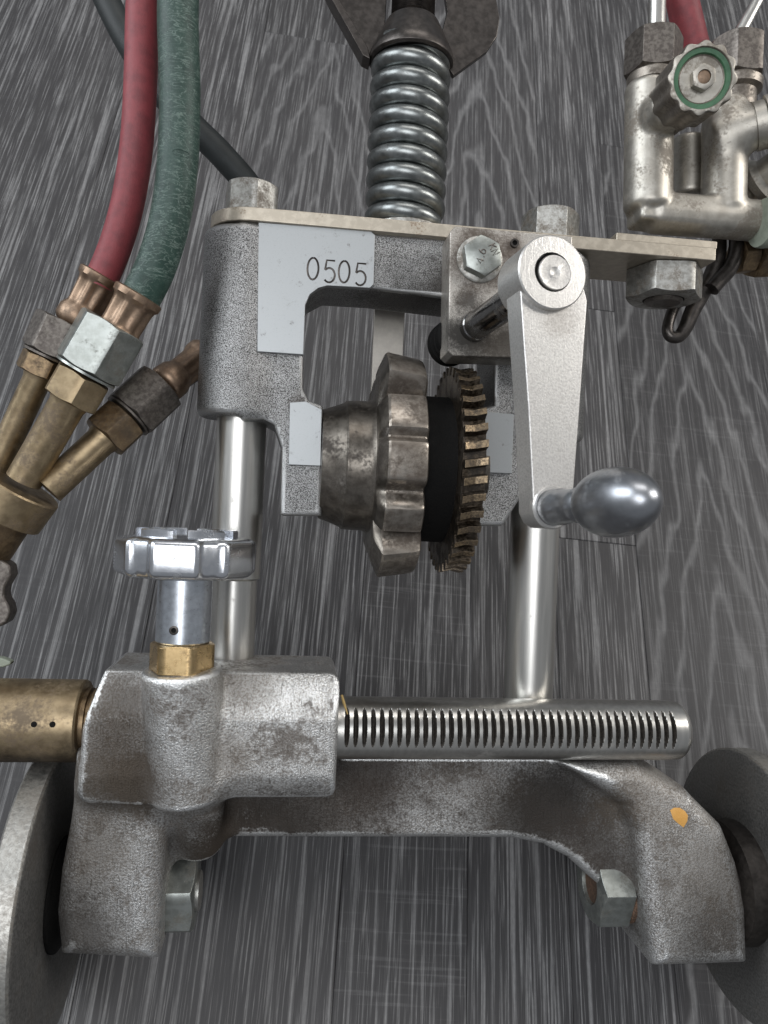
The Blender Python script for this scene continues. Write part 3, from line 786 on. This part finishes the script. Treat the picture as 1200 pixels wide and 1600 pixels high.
for j in range(2):
    for i in range(k):
        a, b_ = j * k + i, j * k + (i + 1) % k
        fs.append((a, b_, b_ + k, a + k))
fs += [tuple(range(k))[::-1], tuple(range(2 * k, 3 * k))]
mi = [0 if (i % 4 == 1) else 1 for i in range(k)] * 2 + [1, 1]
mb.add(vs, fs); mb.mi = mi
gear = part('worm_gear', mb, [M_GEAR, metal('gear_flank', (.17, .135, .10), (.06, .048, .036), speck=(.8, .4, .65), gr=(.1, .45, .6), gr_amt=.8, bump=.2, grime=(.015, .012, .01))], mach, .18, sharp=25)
part('gear_gap_drum', MB().lathe(AXC, UX, [(xb - 2, 36), (xs_(704, 0), 36), (xs_(704, 0) + .5, 43), (xg0 + .6, 43.5), (xg0 + .6, 20)], 72), M_BLACK, gear, .3)  # pure black drum stands in for the shaded gap beside the gear
part('gear_boss', MB().lathe(AXC, UX, [(xg1 - .5, 24), (xg1 + 4, 24), (xg1 + 4.5, 20), (xg1 + 9, 20)], 56), M_HUB, gear, .3)
part('axle_shaft', MB().lathe(AXC, UX, [(x0 - 8, 9), (xg1 + 12, 9)], 32), M_BLACK, mach)

# --- flat bar behind the sprocket, bent down to the floor at its far end
pA, pB, pC = A(610, 440, -62), A(606, 770, -62), None
pC = Vector((pB.x, pB.y - 4, -140)); fl_n = F3.transposed() @ NRM
pC = pB + Vector((0, -6, -1)).normalized() * 4 + Vector((0, 0, -1)) * ((FLOOR_C - fl_n.dot(pB)) / -fl_n.z - .5)
mb = MB(); ww = 24 * mpp(608, 560, -62)
pth = [(pA.y, -59.5), (pB.y, -59.5), (pC.y, pC.z), (pC.y + 4, pC.z), (pB.y + 4, -64), (pA.y, -64)]
k = len(pth)
vs = [(pA.x - ww, a, b_) for a, b_ in pth] + [(pA.x + ww, a, b_) for a, b_ in pth]
mb.add(vs, [(0, 1, 4, 5), (1, 2, 3, 4), (6, 11, 10, 7), (7, 10, 9, 8)] + [(i, (i + 1) % k, k + (i + 1) % k, k + i) for i in range(k)])
mb.box((pA.x, pA.y + 6, -50), (ww, 7, 13))
part('support_bar', mb, M_SUPPORT, mach, .4)

# ------------------------------------------------------------------ base casting
fld = Field((A(70, 1400, -60).x - 6, A(600, 1512, 14).y - 6, -66), (A(1170, 1420, 14).x + 6, A(300, 1040, 30).y + 6, 42), 1.1)
ya, yz = A(600, 1312, -2).y, A(600, 1170, -2).y
fld.put(fld.poly(P2([(290, 1120), (900, 1150), (1005, 1195), (1060, 1240), (1010, 1330), (960, 1405), (925, 1375), (890, 1343), (850, 1322), (800, 1312), (345, 1311), (318, 1330), (262, 1345), (200, 1250)], -3), -50, -3, 4), 4)
# clamp block
x0_, x1_ = A(140, 1130, 10).x, A(529, 1140, 26).x
yt_, yb_ = A(400, 1044, 8).y, A(450, 1249, 24).y
blk = fld.box(((x0_ + x1_) / 2, (yt_ + yb_) / 2, -1), ((x1_ - x0_) / 2, (yt_ - yb_) / 2, 27), 4.0)
rnd = fld.cyl((x0_ - 20, (yt_ + yb_) / 2 - 4, -20), (x1_ + 20, (yt_ + yb_) / 2 - 4, -20), 47.5, rd=1)
blk = np.maximum(blk, rnd)
slope = -(fld.x - (x0_ + 4)) * .93 - (fld.y - (yt_ - 5)) * .24    # left end of the block leans outwards downwards
slope = -(fld.x - x0_ - 7) * .96 + (fld.y - yt_) * .27
blk = np.maximum(blk, slope)
fld.put(blk, 5)
# left leg: bulging block down to the axle
leg = fld.poly(P2([(120, 1180), (215, 1205), (250, 1236), (258, 1300), (252, 1400), (246, 1509), (86, 1508), (80, 1440), (88, 1370), (104, 1290)], 17), -58, 18, 9.0, tilt=(0.08, .05))
fld.put(leg, 10)
# right leg
leg = fld.poly(P2([(880, 1195), (1000, 1197), (1085, 1245), (1135, 1295), (1155, 1350), (1166, 1420), (1164, 1502), (1012, 1502), (1003, 1420), (992, 1300), (978, 1262)], 8), -56, 11, 8.0, tilt=(-.05, -.10))
fld.put(leg, 9)
# boss of the knob
fld.put(fld.cyl(tuple(A(300, 1200, 17)), tuple(A(314, 1322, -6)), 15.5, 9, rd=2.0), 8)
fld.put(fld.cyl(tuple(A(284, 1043, 24)), tuple(A(292, 1245, 19)), 61.5 * mpp(284, 1060, 24), 15.5, rd=2.0), 2.5)
# groove for the rack bar
rk0, rk1 = A(530, 1137, 0), A(1064, 1140, 0)
RKY, RK_R = (rk0.y + rk1.y) / 2, 46.2 * mpp(800, 1138, 0)
fld.cut(fld.cyl((x1_ - 1.5, RKY, 0), (rk1.x + 30, RKY, 0), RK_R + .5, rd=.5), 1.5)
base_c = part('base_casting', fld.mesh(), M_WORN, mach, sharp=70)
# orange paint dab, a thin irregular blob lying on the casting (projected on the surface)
bpy.context.view_layer.update()
dg = bpy.context.evaluated_depsgraph_get()
mw = base_c.matrix_world; mi_ = mw.inverted()
camw = mi_ @ to_world(Vector((0, 0, D)))
def on_base(px, py):
    w_ = to_world(F3 @ A(px, py, 0)); d = (mi_ @ w_ - camw).normalized()
    ok, p_, n_, _ = base_c.ray_cast(camw, d)
    return (Vector(p_) / MM + BASE, Vector(n_)) if ok else (A(px, py, 0), Vector((0, 0, 1)))
rim = [(1047, 1266), (1053, 1262), (1062, 1262), (1070, 1267), (1075, 1274), (1074, 1283), (1068, 1293), (1060, 1287), (1052, 1280)]
mb = MB(); vs = []; cpt, cn = on_base(1061, 1274)
for p_ in rim:
    a, nn = on_base(*p_); vs.append(a + nn * .02)
k = len(vs)
for p_ in rim:
    a, nn = on_base(1061 + (p_[0] - 1061) * .75, 1275 + (p_[1] - 1275) * .75); vs.append(a + nn * .35)
vs.append(cpt + cn * .42)
mb.add(vs, [(i, (i + 1) % k, k + (i + 1) % k, k + i) for i in range(k)] + [(k + i, k + (i + 1) % k, 2 * k) for i in range(k)])
part('paint_dab', mb, M_ORANGE, base_c, label='orange paint dab')

# --- wheels and axle nuts
wc = Vector((0, AXLE_Y, AXLE_Z))
def wheel(x_in, x_out, name_label, mats):
    sg = 1 if x_out > x_in else -1; th = abs(x_out - x_in)
    mb = MB().lathe((x_in, AXLE_Y, AXLE_Z), UX * sg, [(1.5, 12), (1.5, 22), (0, 26), (0, WHEEL_R - 2.2), (.5, WHEEL_R - 1.0), (1.4, WHEEL_R), (th - 1.4, WHEEL_R), (th - .4, WHEEL_R - 1), (th, WHEEL_R - 2.5), (th, 24), (th - 1.5, 22)], 120)
    mb.mi = [1 if (i // 120) < 4 else 0 for i in range(len(mb.f))]
    o = part('wheel', mb, mats, mach, 0, sharp=25, label=name_label)
    return o
xw = A(106, 1181, -15).x - 2.0
wl = wheel(xw + 1.5, xw - 10.5, 'left wheel', [M_WHEEL, M_WHEELDARK])
part('wheel_axle', MB().lathe((xw - 8, AXLE_Y, AXLE_Z), UX, [(0, 11), (30, 11)], 32), M_BLACK, wl)
part('wheel_spacer', MB().lathe((xw, AXLE_Y, AXLE_Z), UX, [(0, 25), (2.5, 25), (6, 20), (14, 20)], 48), M_BLACK, wl)
xw2 = A(1138, 1196, -15).x + 8
wr_ = wheel(xw2, xw2 + 13, 'right wheel', [M_WHEEL, M_WHEELDARK])
part('wheel_axle', MB().lathe((xw2 + 8, AXLE_Y, AXLE_Z), -UX, [(0, 11), (30, 11)], 32), M_BLACK, wr_)
part('wheel_spacer', MB().lathe((xw2, AXLE_Y, AXLE_Z), -UX, [(0, 30), (10, 30), (12, 22), (18, 22)], 56), M_DARK, wr_)
xl_ = A(262, 1392, -15).x
nl = part('axle_nut', MB().hexa((xl_ - 6, AXLE_Y, AXLE_Z), UX, 16.4, 6.5, 19.5, R(40)), M_NUTGREEN, mach, .2)
part('washer', MB().lathe((xl_ - 6, AXLE_Y, AXLE_Z), UX, [(-3, 17), (6.0, 17), (6.5, 16)], 40), M_RUST, nl)
part('axle_end', MB().lathe((xl_ - 6, AXLE_Y, AXLE_Z), UX, [(17, 9), (21, 9), (21.5, 8)], 32), M_NUT, nl)
xr_ = A(966, 1392, -15).x
nr = part('axle_nut', MB().hexa((xr_ + 4, AXLE_Y, AXLE_Z), -UX, 17.2, 3.5, 19.5, R(8), bore=9.6), M_NUTGREEN, mach, .2)
part('washer', MB().lathe((xr_ + 4, AXLE_Y, AXLE_Z), -UX, [(-8, 18.2), (2.8, 18.2), (3.5, 17.2)], 40), M_RUST, nr)
part('axle_end', MB().lathe((xr_ + 4, AXLE_Y, AXLE_Z), -UX, [(13, 9.2), (17.8, 9.2), (18.0, 8.4), (17.4, 2)], 32), M_RUST, nr)

# --- lock knob
kb, kt = A(287, 899, 24), A(290, 838, 24)
KX = A(284, 1040, 24).x; s = mpp(288, 870, 24); r0 = 108 * s
st_b = A(284, 1002, 24).y
def lobes(t, r, a):
    if r < 80 * s: return r
    d_ = (math.degrees(a) + 30) % 60 - 30
    e = min(1, max(0, (abs(d_) - 17) / 7)); e = e * e * (3 - 2 * e)
    flat = math.cos(R(17)) / math.cos(R(min(abs(d_), 17))) * .985 + .015
    return r * (1 - .075 * e) * (flat if abs(d_) < 17 else math.cos(R(17)) / math.cos(R(17)) * .985 + .015)
kn = part('lock_knob', MB().lathe((KX, 0, 24), UY, [(kb.y - .2, 42 * s), (kb.y - .2, 92 * s), (kb.y + .8, 101 * s), (kb.y + 2.0, 106.5 * s), (kb.y + 3.5, r0), (kt.y - 3, r0), (kt.y - 1.6, 106 * s), (kt.y - .5, 99 * s), (kt.y, 85 * s), (kt.y + .6, 60 * s)], 144,
          up=(-.04, 0, 1), fn=lobes), M_CHROME, mach, 0, sharp=60)
for i in range(6):
    a0, a1 = i * 60 + 8, i * 60 + 60
    mb = MB(); vs = []; q = 10
    for yy in (kt.y - .5, kt.y + 2.6, kt.y + 3.2):
        sh = .5 if yy > kt.y + 3 else 0
        for j in range(q + 1):
            a = R(a0 + (a1 - a0 - 8) * j / q); vs.append((KX + (78 * s - sh) * math.sin(a), yy, 24 + (78 * s - sh) * math.cos(a)))
        for j in range(q, -1, -1):
            a = R(a0 + (a1 - a0 - 8) * j / q); vs.append((KX + (58 * s + sh) * math.sin(a), yy, 24 + (58 * s + sh) * math.cos(a)))
    k = 2 * (q + 1)
    fs = [tuple(range(k)), tuple(range(2 * k, 3 * k))[::-1]]
    for lv in (0, 1): fs += [(lv * k + j, lv * k + (j + 1) % k, lv * k + k + (j + 1) % k, lv * k + k + j) for j in range(k)]
    mb.add(vs, fs); part('knob_segment', mb, M_CHROME, kn, 0)
s2 = mpp(284, 950, 24)
part('knob_stem', MB().lathe((KX, 0, 24), UY, [(st_b, 20 * s2), (st_b, 41 * s2), (st_b + .5, 42 * s2), (kb.y + .5, 42 * s2)], 64), M_KNOBSTEM, kn, 0, sharp=25)
c = A(272, 985, 24 + 41 * s2); part('set_screw', MB().lathe(c - Vector((0, 0, .6)), Vector((-.12, 0, 1)), [(-2, 1.9), (1.0, 1.9), (1.1, 1.7), (1.1, 1.1), (.7, 1.05)], 20), M_DARK, kn)
part('screw_socket_disc', MB().lathe(c - Vector((0, 0, .6)), Vector((-.12, 0, 1)), [(-2, 1.1), (.8, 1.1)], 20), M_BLACK, kn)  # black disc in place of the socket's shaded inside
yb2 = A(284, 1041, 24).y
part('brass_hex', MB().hexa((KX, 0, 24), UY, 44.5 * s2, yb2 - 1.5, st_b - .2, R(26), ch0=False), M_BRASSNUT, kn, .15)

# ------------------------------------------------------------------ rack bar held in the base
rack = make_thing('rack_bar', 'round slotted steel rack bar through the clamp block, brass sleeve on its end', 'rack bar', (0, RKY, 0))
PH = R(15.7); xs0, xs1 = x1_ - 12, rk1.x
xk0, xk1 = A(542, 1137, 12).x, A(1051, 1140, 12).x; NS = 40
pitch = (xk1 - xk0) / (NS - 1); w_t, w_b = 1.25, .75
cols = [(xs0, RK_R, None)]
zl = RK_R * math.cos(math.asin(.615)); zl2 = zl
smp = []
w_t = 1.22
for i in range(NS):
    xk = xk0 + i * pitch
    for dx in (-1, -.82, -.58, -.3, 0, .3, .58, .82, 1):
        smp.append((xk + dx * w_t, zl + (RK_R + .02 - zl) * abs(dx) ** 2.2, 1))
smp = [(xs0, 99, 0)] + smp + [(xs1 - 3.2, 99, 0)]
na = 96; vs, fs, mi = [], [], []
def radius_at(x):
    e = max(0, (x - (xs1 - 5.0)) / 5.0)
    return RK_R * math.sqrt(max(0, 1 - (e * .62) ** 2))
endr = [(xs1 - 2, 99, 0), (xs1 - .9, 99, 0), (xs1, 99, 0)]
smp = sorted(smp + endr, key=lambda q: q[0]); smp = [q for q in smp if q[0] <= xs1]
for (xx, zlim, ins) in smp:
    rr_ = radius_at(xx)
    for j in range(na):
        a = 2 * math.pi * j / na
        yy, zz = rr_ * math.sin(a), rr_ * math.cos(a)
        zz2 = min(zz, zlim)
        vs.append((xx, RKY + yy * math.cos(PH) + zz2 * math.sin(PH), zz2 * math.cos(PH) - yy * math.sin(PH)))
for i in range(len(smp) - 1):
    ins = smp[i][2] and smp[i + 1][2]; zc_ = (smp[i][1] + smp[i + 1][1]) / 2
    for j in range(na):
        a = i * na + j; b_ = i * na + (j + 1) % na
        fs.append((a, b_, b_ + na, a + na))
        am = 2 * math.pi * (j + .5) / na
        mi.append(1 if ins and RK_R * math.cos(am) > zc_ else 0)
fs += [tuple(range(na))[::-1], tuple(range((len(smp) - 1) * na, len(smp) * na))]; mi += [0, 0]
mb = MB().add(vs, fs); mb.mi = mi
part('slotted_rod', mb, [M_ROD, M_SLOT], rack, 0, sharp=12)
sl0, sl1 = A(-60, 1123, 0).x, A(134, 1126, 0).x; rs = 63 * mpp(60, 1123, 0); SLY = A(66, 1125, 0).y
slv = part('brass_sleeve', MB().lathe((0, SLY, 0), UX, [(sl0, rs), (sl1 - 1.2, rs), (sl1 - .3, rs - .6), (sl1, rs - 2), (sl1, 8)], 72), M_BRASS, rack, 0, sharp=25)
part('sleeve_collar', MB().lathe((0, SLY, 0), UX, [(sl1 - 1, 50 * .29), (sl1 + 2.0, 50 * .29), (sl1 + 2.2, 44 * .29), (sl1 + 3.4, 44 * .29), (sl1 + 3.8, 50 * .29), (sl1 + 14, 50 * .29)], 56), M_BRASSDARK, rack, 0, sharp=25)
for px in (53, 82):
    c = A(px, 1132, math.sqrt(rs * rs - 2) - .2)
    part('pin_hole_disc', MB().lathe(c, UZ, [(-4, 1.25), (.16, 1.25), (.2, 1.1)], 18), M_BLACK, slv)  # solid black disc on the sleeve, painting a hole's inner shade
straw = make_thing('straw', 'short bit of dry straw lying on the rack bar by the clamp block', 'straw', A(537, 1098, 12))
part('stalk', MB().tube([A(534, 1086, 13), A(537, 1097, 14.5), A(543, 1116, 15)], [.55, .65, .3], 8), M_STRAW, straw)
# ------------------------------------------------------------------ torch with its unions
TB = A(30, 760, -10)
torch = make_thing('cutting_torch', 'brass cutting torch head with three inlet tubes and hex unions at the left edge', 'torch', TB)
def seg(p0, p1, q0, q1):
    a, b_ = A(p0, p1[0] if False else p1, q0), None
def axis(pa, pb):
    a, b_ = A(*pa), A(*pb); return a, (b_ - a).normalized(), (b_ - a).length
hd_o, hd_d, _ = axis((30, 757, -8), (57, 716, -7))
s = .29
part('torch_head', MB().lathe(hd_o, hd_d, [(-62, 8), (-62, 12.5), (-15.8, 13), (-15.4, 15), (-15.0, 18.6), (-.8, 19.3), (0, 18.8), (0, 6)], 64), M_BRASS, torch, 0, sharp=25)
part('torch_body', MB().lathe(hd_o, hd_d, [(-60, 14.5), (-15.5, 14.5)], 48), M_BRASSDARK, torch)
def inlet(a, b_, r_tube, n1, n2, u0, u1, af1, af2, mat1, mat2, rot, neck=True):
    """tube from a to b_; hex n1..n2 and union nut u0..u1 are fractions along a third point line"""
    o, d, L = axis(a, b_)
    tb = part('inlet_tube', MB().lathe(o, d, [(-3, r_tube), (n1 * L - 2.5, r_tube), (n1 * L, r_tube * 1.12)], 40), M_BRASS, torch, 0, sharp=30)
    part('tube_hex', MB().hexa(o, d, af1, n1 * L, n2 * L, R(rot), ch0=True), mat1, torch, .15)
    part('tube_thread', MB().lathe(o, d, [q for i in range(int((u0 - n2) * L / 1.0) + 1) for q in ((n2 * L + i * 1.0, af1 * .80), (n2 * L + i * 1.0 + .5, af1 * .88))] + [(u0 * L + .5, af1 * .8)], 36), M_BRASSDARK, torch, 0)
    un = part('union_nut', MB().hexa(o, d, af2, u0 * L, u1 * L, R(rot + 8), ch0=True), mat2, torch, .2)
    part('union_neck', MB().lathe(o, d, [(u0 * L - 1.4, af2 * .92), (u0 * L - 1.4, af2 * 1.0), (u0 * L - .4, af2 * 1.0), (u0 * L, af2 * .9)], 44), mat2, un, 0, sharp=25)
    return o, d, L
t2 = inlet((42, 742, -4), (147, 560, 2), 27 * s, .635, .86, .90, 1.29, 39 * s, 47 * s, M_BRASS, M_NUTGREEN, 20)
t1 = inlet((-2, 722, -14), (88, 528, -8), 21 * s, .70, .84, .87, 1.14, 33 * s, 38 * s, M_BRASSDARK, M_NUTDARK, 35)
t3 = inlet((83, 758, -8), (224, 628, -22), 25 * s, .55, .80, .84, 1.21, 37 * s, 42 * s, M_BRASSDARK, M_NUTDARK, 10)
lev = P2([(-40, 850), (2, 872), (18, 882), (20, 898), (10, 916), (8, 930), (16, 944), (19, 958), (12, 972), (0, 979), (-40, 985)], -6)
part('valve_lever', MB().prism(lev, -14, -4), M_NUTDARK, torch, 1.2)
part('lever_tip', MB().prism(P2([(-30, 1026), (2, 1028), (17, 1034), (16, 1039), (4, 1043), (-30, 1044)], -8), -13, -8), M_PALE, torch, .8)

# ------------------------------------------------------------------ hoses
def ferrule(parent, o, d, t0, L, r, mat):
    """crimped hose end: bulged foot, waisted crimp with ridges, flared lip"""
    rows = [(t0, r * .72), (t0 + .04 * L, r * .98), (t0 + .12 * L, r * 1.12), (t0 + .28 * L, r * 1.10), (t0 + .38 * L, r * .92, .025, 8), (t0 + .44 * L, r * .86, .085, 8),
            (t0 + .78 * L, r * .90, .085, 8), (t0 + .84 * L, r * .98, .02, 8), (t0 + .88 * L, r * 1.10), (t0 + .98 * L, r * 1.12), (t0 + L, r * 1.04), (t0 + L, r * .7)]
    return part('crimp_ferrule', MB().lathe(o, d, rows, 64), mat, parent, 0, sharp=40)
def hose(name, label, px_pts, r, mat, k=10, group='torch hoses'):
    pts = [A(*p) if len(p) == 3 else p[0] for p in px_pts]
    th = make_thing(name, label, 'hose', pts[-1], group)
    path = spline(pts, k)
    return th, path
# green
e = t2[0] + t2[1] * (t2[2] * 1.29)
gr, path = hose('green_hose', 'thick dark green cracked rubber hose curving down to the bright hex union', [(286, -170, 20), (281, -60, 20), (278, 30, 20), (281, 140, 19), (278, 250, 17), (266, 340, 13), (244, 415, 9), (216, 472, 5)], 9, M_GREEN)
part('hose_tube', MB().tube(path, 30.5 * .285, 40), M_GREEN, gr, 0, sharp=60)
fo, fd, fl_ = axis((169, 545, 2), (219, 458, 5))
ferrule(gr, fo, fd, 0, fl_ * .98, 34 * s, M_COPPER)
# raised letters along the hose
mk = MB(); st, wd = strokes('OH24', 1.0, 1.35)
pl_ = [A(283, 245, 25), A(282, 270, 25), A(279, 300, 24), A(272, 333, 22)]
sp_ = spline(pl_, 10); tot = len(sp_) - 1
hcen = spline([A(281, 140, 19), A(278, 250, 17), A(266, 340, 13), A(244, 415, 9)], 30)
rh = 30.5 * .285
for s_ in st:
    out = []
    for p_ in s_:
        f = p_[0] / wd; yy = 245 + f * 78; xx = 284 - 9 * f * f - (p_[1] - .5) * 26
        hc = min(hcen, key=lambda q: abs(q.y - A(275, yy, 18).y))
        dx = (A(xx, yy, 22).x - hc.x); dx = max(-rh * .9, min(rh * .9, dx))
        out.append(Vector((hc.x + dx, A(275, yy, 18).y, hc.z + math.sqrt(rh * rh - dx * dx) - .02)))
    mk.tube(out, .20, 6)
part('hose_lettering', mk, M_GREEN, gr)
# red
rd_, path = hose('red_hose', 'faded red rubber hose beside the green one, ending in a brown copper crimp', [(232, -170, 8), (226, -60, 8), (222, 30, 8), (219, 140, 7), (213, 230, 5), (201, 310, 2), (182, 380, -1), (155, 446, -4)], 7, M_RED)
part('hose_tube', MB().tube(path, 24.5 * .292, 36), M_RED, rd_, 0, sharp=60)
fo, fd, fl_ = axis((104, 500, -8), (158, 433, -5))
fo, fd, fl_ = axis((115, 512, -8), (160, 430, -5))
ferrule(rd_, fo, fd, 0, fl_, 31 * s, M_COPPER)
# black, passing behind the yoke
bk, path = hose('black_hose', 'thin black rubber hose running behind the other hoses and the yoke to the lowest union', [(120, -120, -70), (158, -20, -70), (198, 62, -68), (245, 135, -66), (300, 196, -64), (350, 246, -64), (400, 310, -66), (425, 400, -68), (405, 490, -66), (355, 545, -58), (302, 574, -44), (280, 588, -36)], 6, M_BLACKRUBBER)
part('hose_tube', MB().tube(path, 21 * .335, 32), M_BLACKRUBBER, bk, 0, sharp=60)
fo, fd, fl_ = axis((252, 606, -25), (318, 556, -45))
ferrule(bk, fo, fd, 0, fl_, 29 * s, M_COPPER)
# second red hose behind the valve
r2, path = hose('red_hose', 'red rubber hose at the top right, going behind the knurled green valve', [(1050, -160, -20), (1058, -60, -22), (1066, 0, -24), (1080, 60, -28), (1092, 110, -32)], 7, M_RED)
part('hose_tube', MB().tube(path, 27 * .30, 36), M_RED, r2, 0, sharp=60)

# ------------------------------------------------------------------ gas manifold bolted on the bar
GB = A(1040, 372, -20)
man = make_thing('gas_manifold', 'nickel plated gas valve manifold with a green fluted knob on the bar end', 'valve manifold', GB)
m_ = lambda px, py, z=-15: tuple(A(px, py, z))
fld = Field(Vector(m_(970, 380, -15)) + Vector((-8, -6, -25)), Vector(m_(1270, 110, 0)) + Vector((8, 10, 45)), .9)
q = mpp(1040, 300, -15)
fld.put(fld.cyl(m_(1015, 130), m_(1012, 333), 37 * q, rd=4))
fld.put(fld.cyl(m_(1013, 333), m_(1280, 352), 31 * q, rd=4), 1.2)
fld.put(fld.cyl(m_(1134, 160), m_(1130, 335), 34 * q, rd=3), 2)
fld.put(fld.cyl(m_(1110, 222), m_(1190, 196, -6), 33 * q, rd=3), 5)
fld.put(fld.cyl(m_(1024, 188, -8), m_(1050, 166, 4), 30 * q, rd=3), 3)
fld.put(fld.cyl(m_(1076, 215, -34), m_(1076, 310, -34), 28 * q, rd=3), 2)
b0, b1 = Vector(m_(990, 352)), Vector(m_(1250, 322))
fld.put(fld.box(((b0.x + b1.x) / 2, (b0.y + b1.y) / 2 - 1, -16), ((b1.x - b0.x) / 2, 7.5, 9.5), 2.5), 2)
part('manifold_body', fld.mesh(), M_NICKEL, man, sharp=60)
part('branch_collar', MB().lathe(m_(1186, 197, -6), Vector(A(1230, 184, 0)) - Vector(A(1186, 197, -6)), [(-2, 36 * q), (3, 36 * q), (3.5, 34 * q), (3.5, 41 * q), (12, 41 * q)], 48), M_NICKEL, man, 0, sharp=25)
fx0, fx1 = A(958, 372, -6).x, A(1121, 385, -2).x
part('mounting_flange', MB().box(((fx0 + fx1) / 2, by1 + 2.2, -21), ((fx1 - fx0) / 2, 2.0, 19)), M_BAR, man, .6)
# union nuts on top with tubes
UYv = UY
c = A(1021, 90, -15); s = mpp(1021, 90, -15)
un = part('union_nut', MB().hexa(c, UYv, 38.5 * s, -30 * s, 32 * s, R(15), ch0=True), M_NUTDARK, man, .2)
part('union_collar', MB().lathe(c, UYv, [(-75 * s, 30 * s), (-46 * s, 30 * s), (-46 * s, 38 * s), (-33 * s, 39 * s), (-28 * s, 36 * s)], 48), M_NICKELDARK, un, 0, sharp=25)
part('gas_tube', MB().tube([A(1026, 90, -15), A(1026, 40, -15), A(1028, -60, -15)], 13.5 * s, 28), M_ROD, un)
c = A(1152, 100, -15)
un = part('union_nut', MB().hexa(c, UYv, 37 * s, -28 * s, 36 * s, R(28), ch0=True), M_NUTDARK, man, .2)
part('union_collar', MB().lathe(c, UYv, [(-75 * s, 30 * s), (-48 * s, 30 * s), (-44 * s, 38 * s), (-32 * s, 39 * s), (-27 * s, 35 * s)], 48), M_NICKELDARK, un, 0, sharp=25)
part('gas_tube', MB().tube([A(1146, 80, -15), A(1152, 58, -14), A(1172, 22, -12), A(1215, -60, -8)], [13 * s, 11 * s, 9.5 * s, 9.5 * s], 24), M_ROD, un)
# knob pointing to the right and up, towards the lens
ko, kd, kl = axis((1052, 164, -4), (1098, 122, 34))
kr = 52 * mpp(1098, 122, 34)
kb_ = part('valve_knob', MB().lathe(ko, kd, [(kl * .30, kr * .72), (kl * .30, kr * .93, .02, 12), (kl * .36, kr * 1.0, .045, 12), (kl - 1.2, kr * 1.02, .045, 12), (kl - .3, kr * .99, .04, 12), (kl, kr * .93), (kl, kr * .86), (kl - .8, kr * .84)], 144, caps=(True, False)), M_NICKELDARK, man, 0, sharp=35)
part('knob_rim', MB().lathe(ko, kd, [(kl - 2.0, kr * .96, .05, 12), (kl + .15, kr * .985, .05, 12), (kl + .4, kr * .95, .03, 12), (kl + .4, kr * .875), (kl - .6, kr * .865)], 144, caps=(True, False)), M_NICKEL, kb_, 0, sharp=35)
part('green_ring', MB().lathe(ko, kd, [(kl - 3, kr * .875), (kl - .5, kr * .872), (kl - .6, kr * .72), (kl - 1.4, kr * .69), (kl - 3, kr * .69)], 72, caps=(False, False)), M_GREENPAINT, kb_, 0, sharp=40)
part('knob_recess', MB().lathe(ko, kd, [(kl - 5, kr * .71), (kl - 1.6, kr * .70), (kl - 2.2, kr * .62), (kl - 4.0, kr * .5), (kl - 4.0, .1)], 64), M_NICKELDARK, kb_, 0, sharp=40)
part('stem_nut', MB().hexa(ko, kd, kr * .33, kl - 4, kl + 2.2, R(10), bore=kr * .2), M_NICKEL, kb_, .1)
part('stem_end', MB().lathe(ko, kd, [(kl - 3, kr * .19), (kl + 1.7, kr * .19), (kl + 1.9, kr * .15)], 24), M_COPPER, kb_)
part('valve_bonnet', MB().hexa(ko, kd, kr * .80, -9, kl * .27, R(12), ch0=True), M_NICKELDARK, man, .3)
# stubs at the right edge
def stub(name, pa, pb, rows, mat, n=44):
    o, d, L = axis(pa, pb); return part(name, MB().lathe(o, d, rows, n), mat, man, 0, sharp=30)
stub('side_fitting', (1172, 292, -28), (1215, 262, -16), [(-4, 8), (2, 8), (2, 10.5), (6, 12), (9, 9), (20, 9)], M_NICKEL)
stub('side_ring', (1189, 348, -6), (1230, 352, -6), [(0, 11.8), (1, 12.2), (4, 12.2), (5, 11.8), (9, 11.8), (9.5, 12.4), (20, 12.4)], M_PALE)
o, d, L = axis((1150, 398, -34), (1220, 396, -34))
part('lower_fitting', MB().hexa(o, d, 9.5, 0, 9, R(10), ch0=True).hexa(o, d, 11.5, 9.3, 26, R(25), ch0=True), M_BRASSDARK, man, .2)
hk = spline([A(1124, 372, -36), A(1122, 400, -36), A(1112, 430, -36), A(1097, 458, -36), A(1082, 486, -36), A(1071, 512, -36), A(1060, 526, -36), A(1047, 525, -36), A(1043, 512, -37), A(1050, 488, -40), A(1060, 468, -44)], 6)
part('lever_hook', MB().tube(hk, [11 * .34 * (1 + .2 * math.sin(i / len(hk) * 6)) for i in range(len(hk))], 20), M_DARK, man, 0, sharp=60)
hk = spline([A(1152, 366, -30), A(1150, 395, -30), A(1140, 420, -30), A(1124, 438, -30), A(1112, 452, -30)], 6)
part('lever_prong', MB().tube(hk, 12 * .34, 20), M_DARK, man, 0, sharp=60)
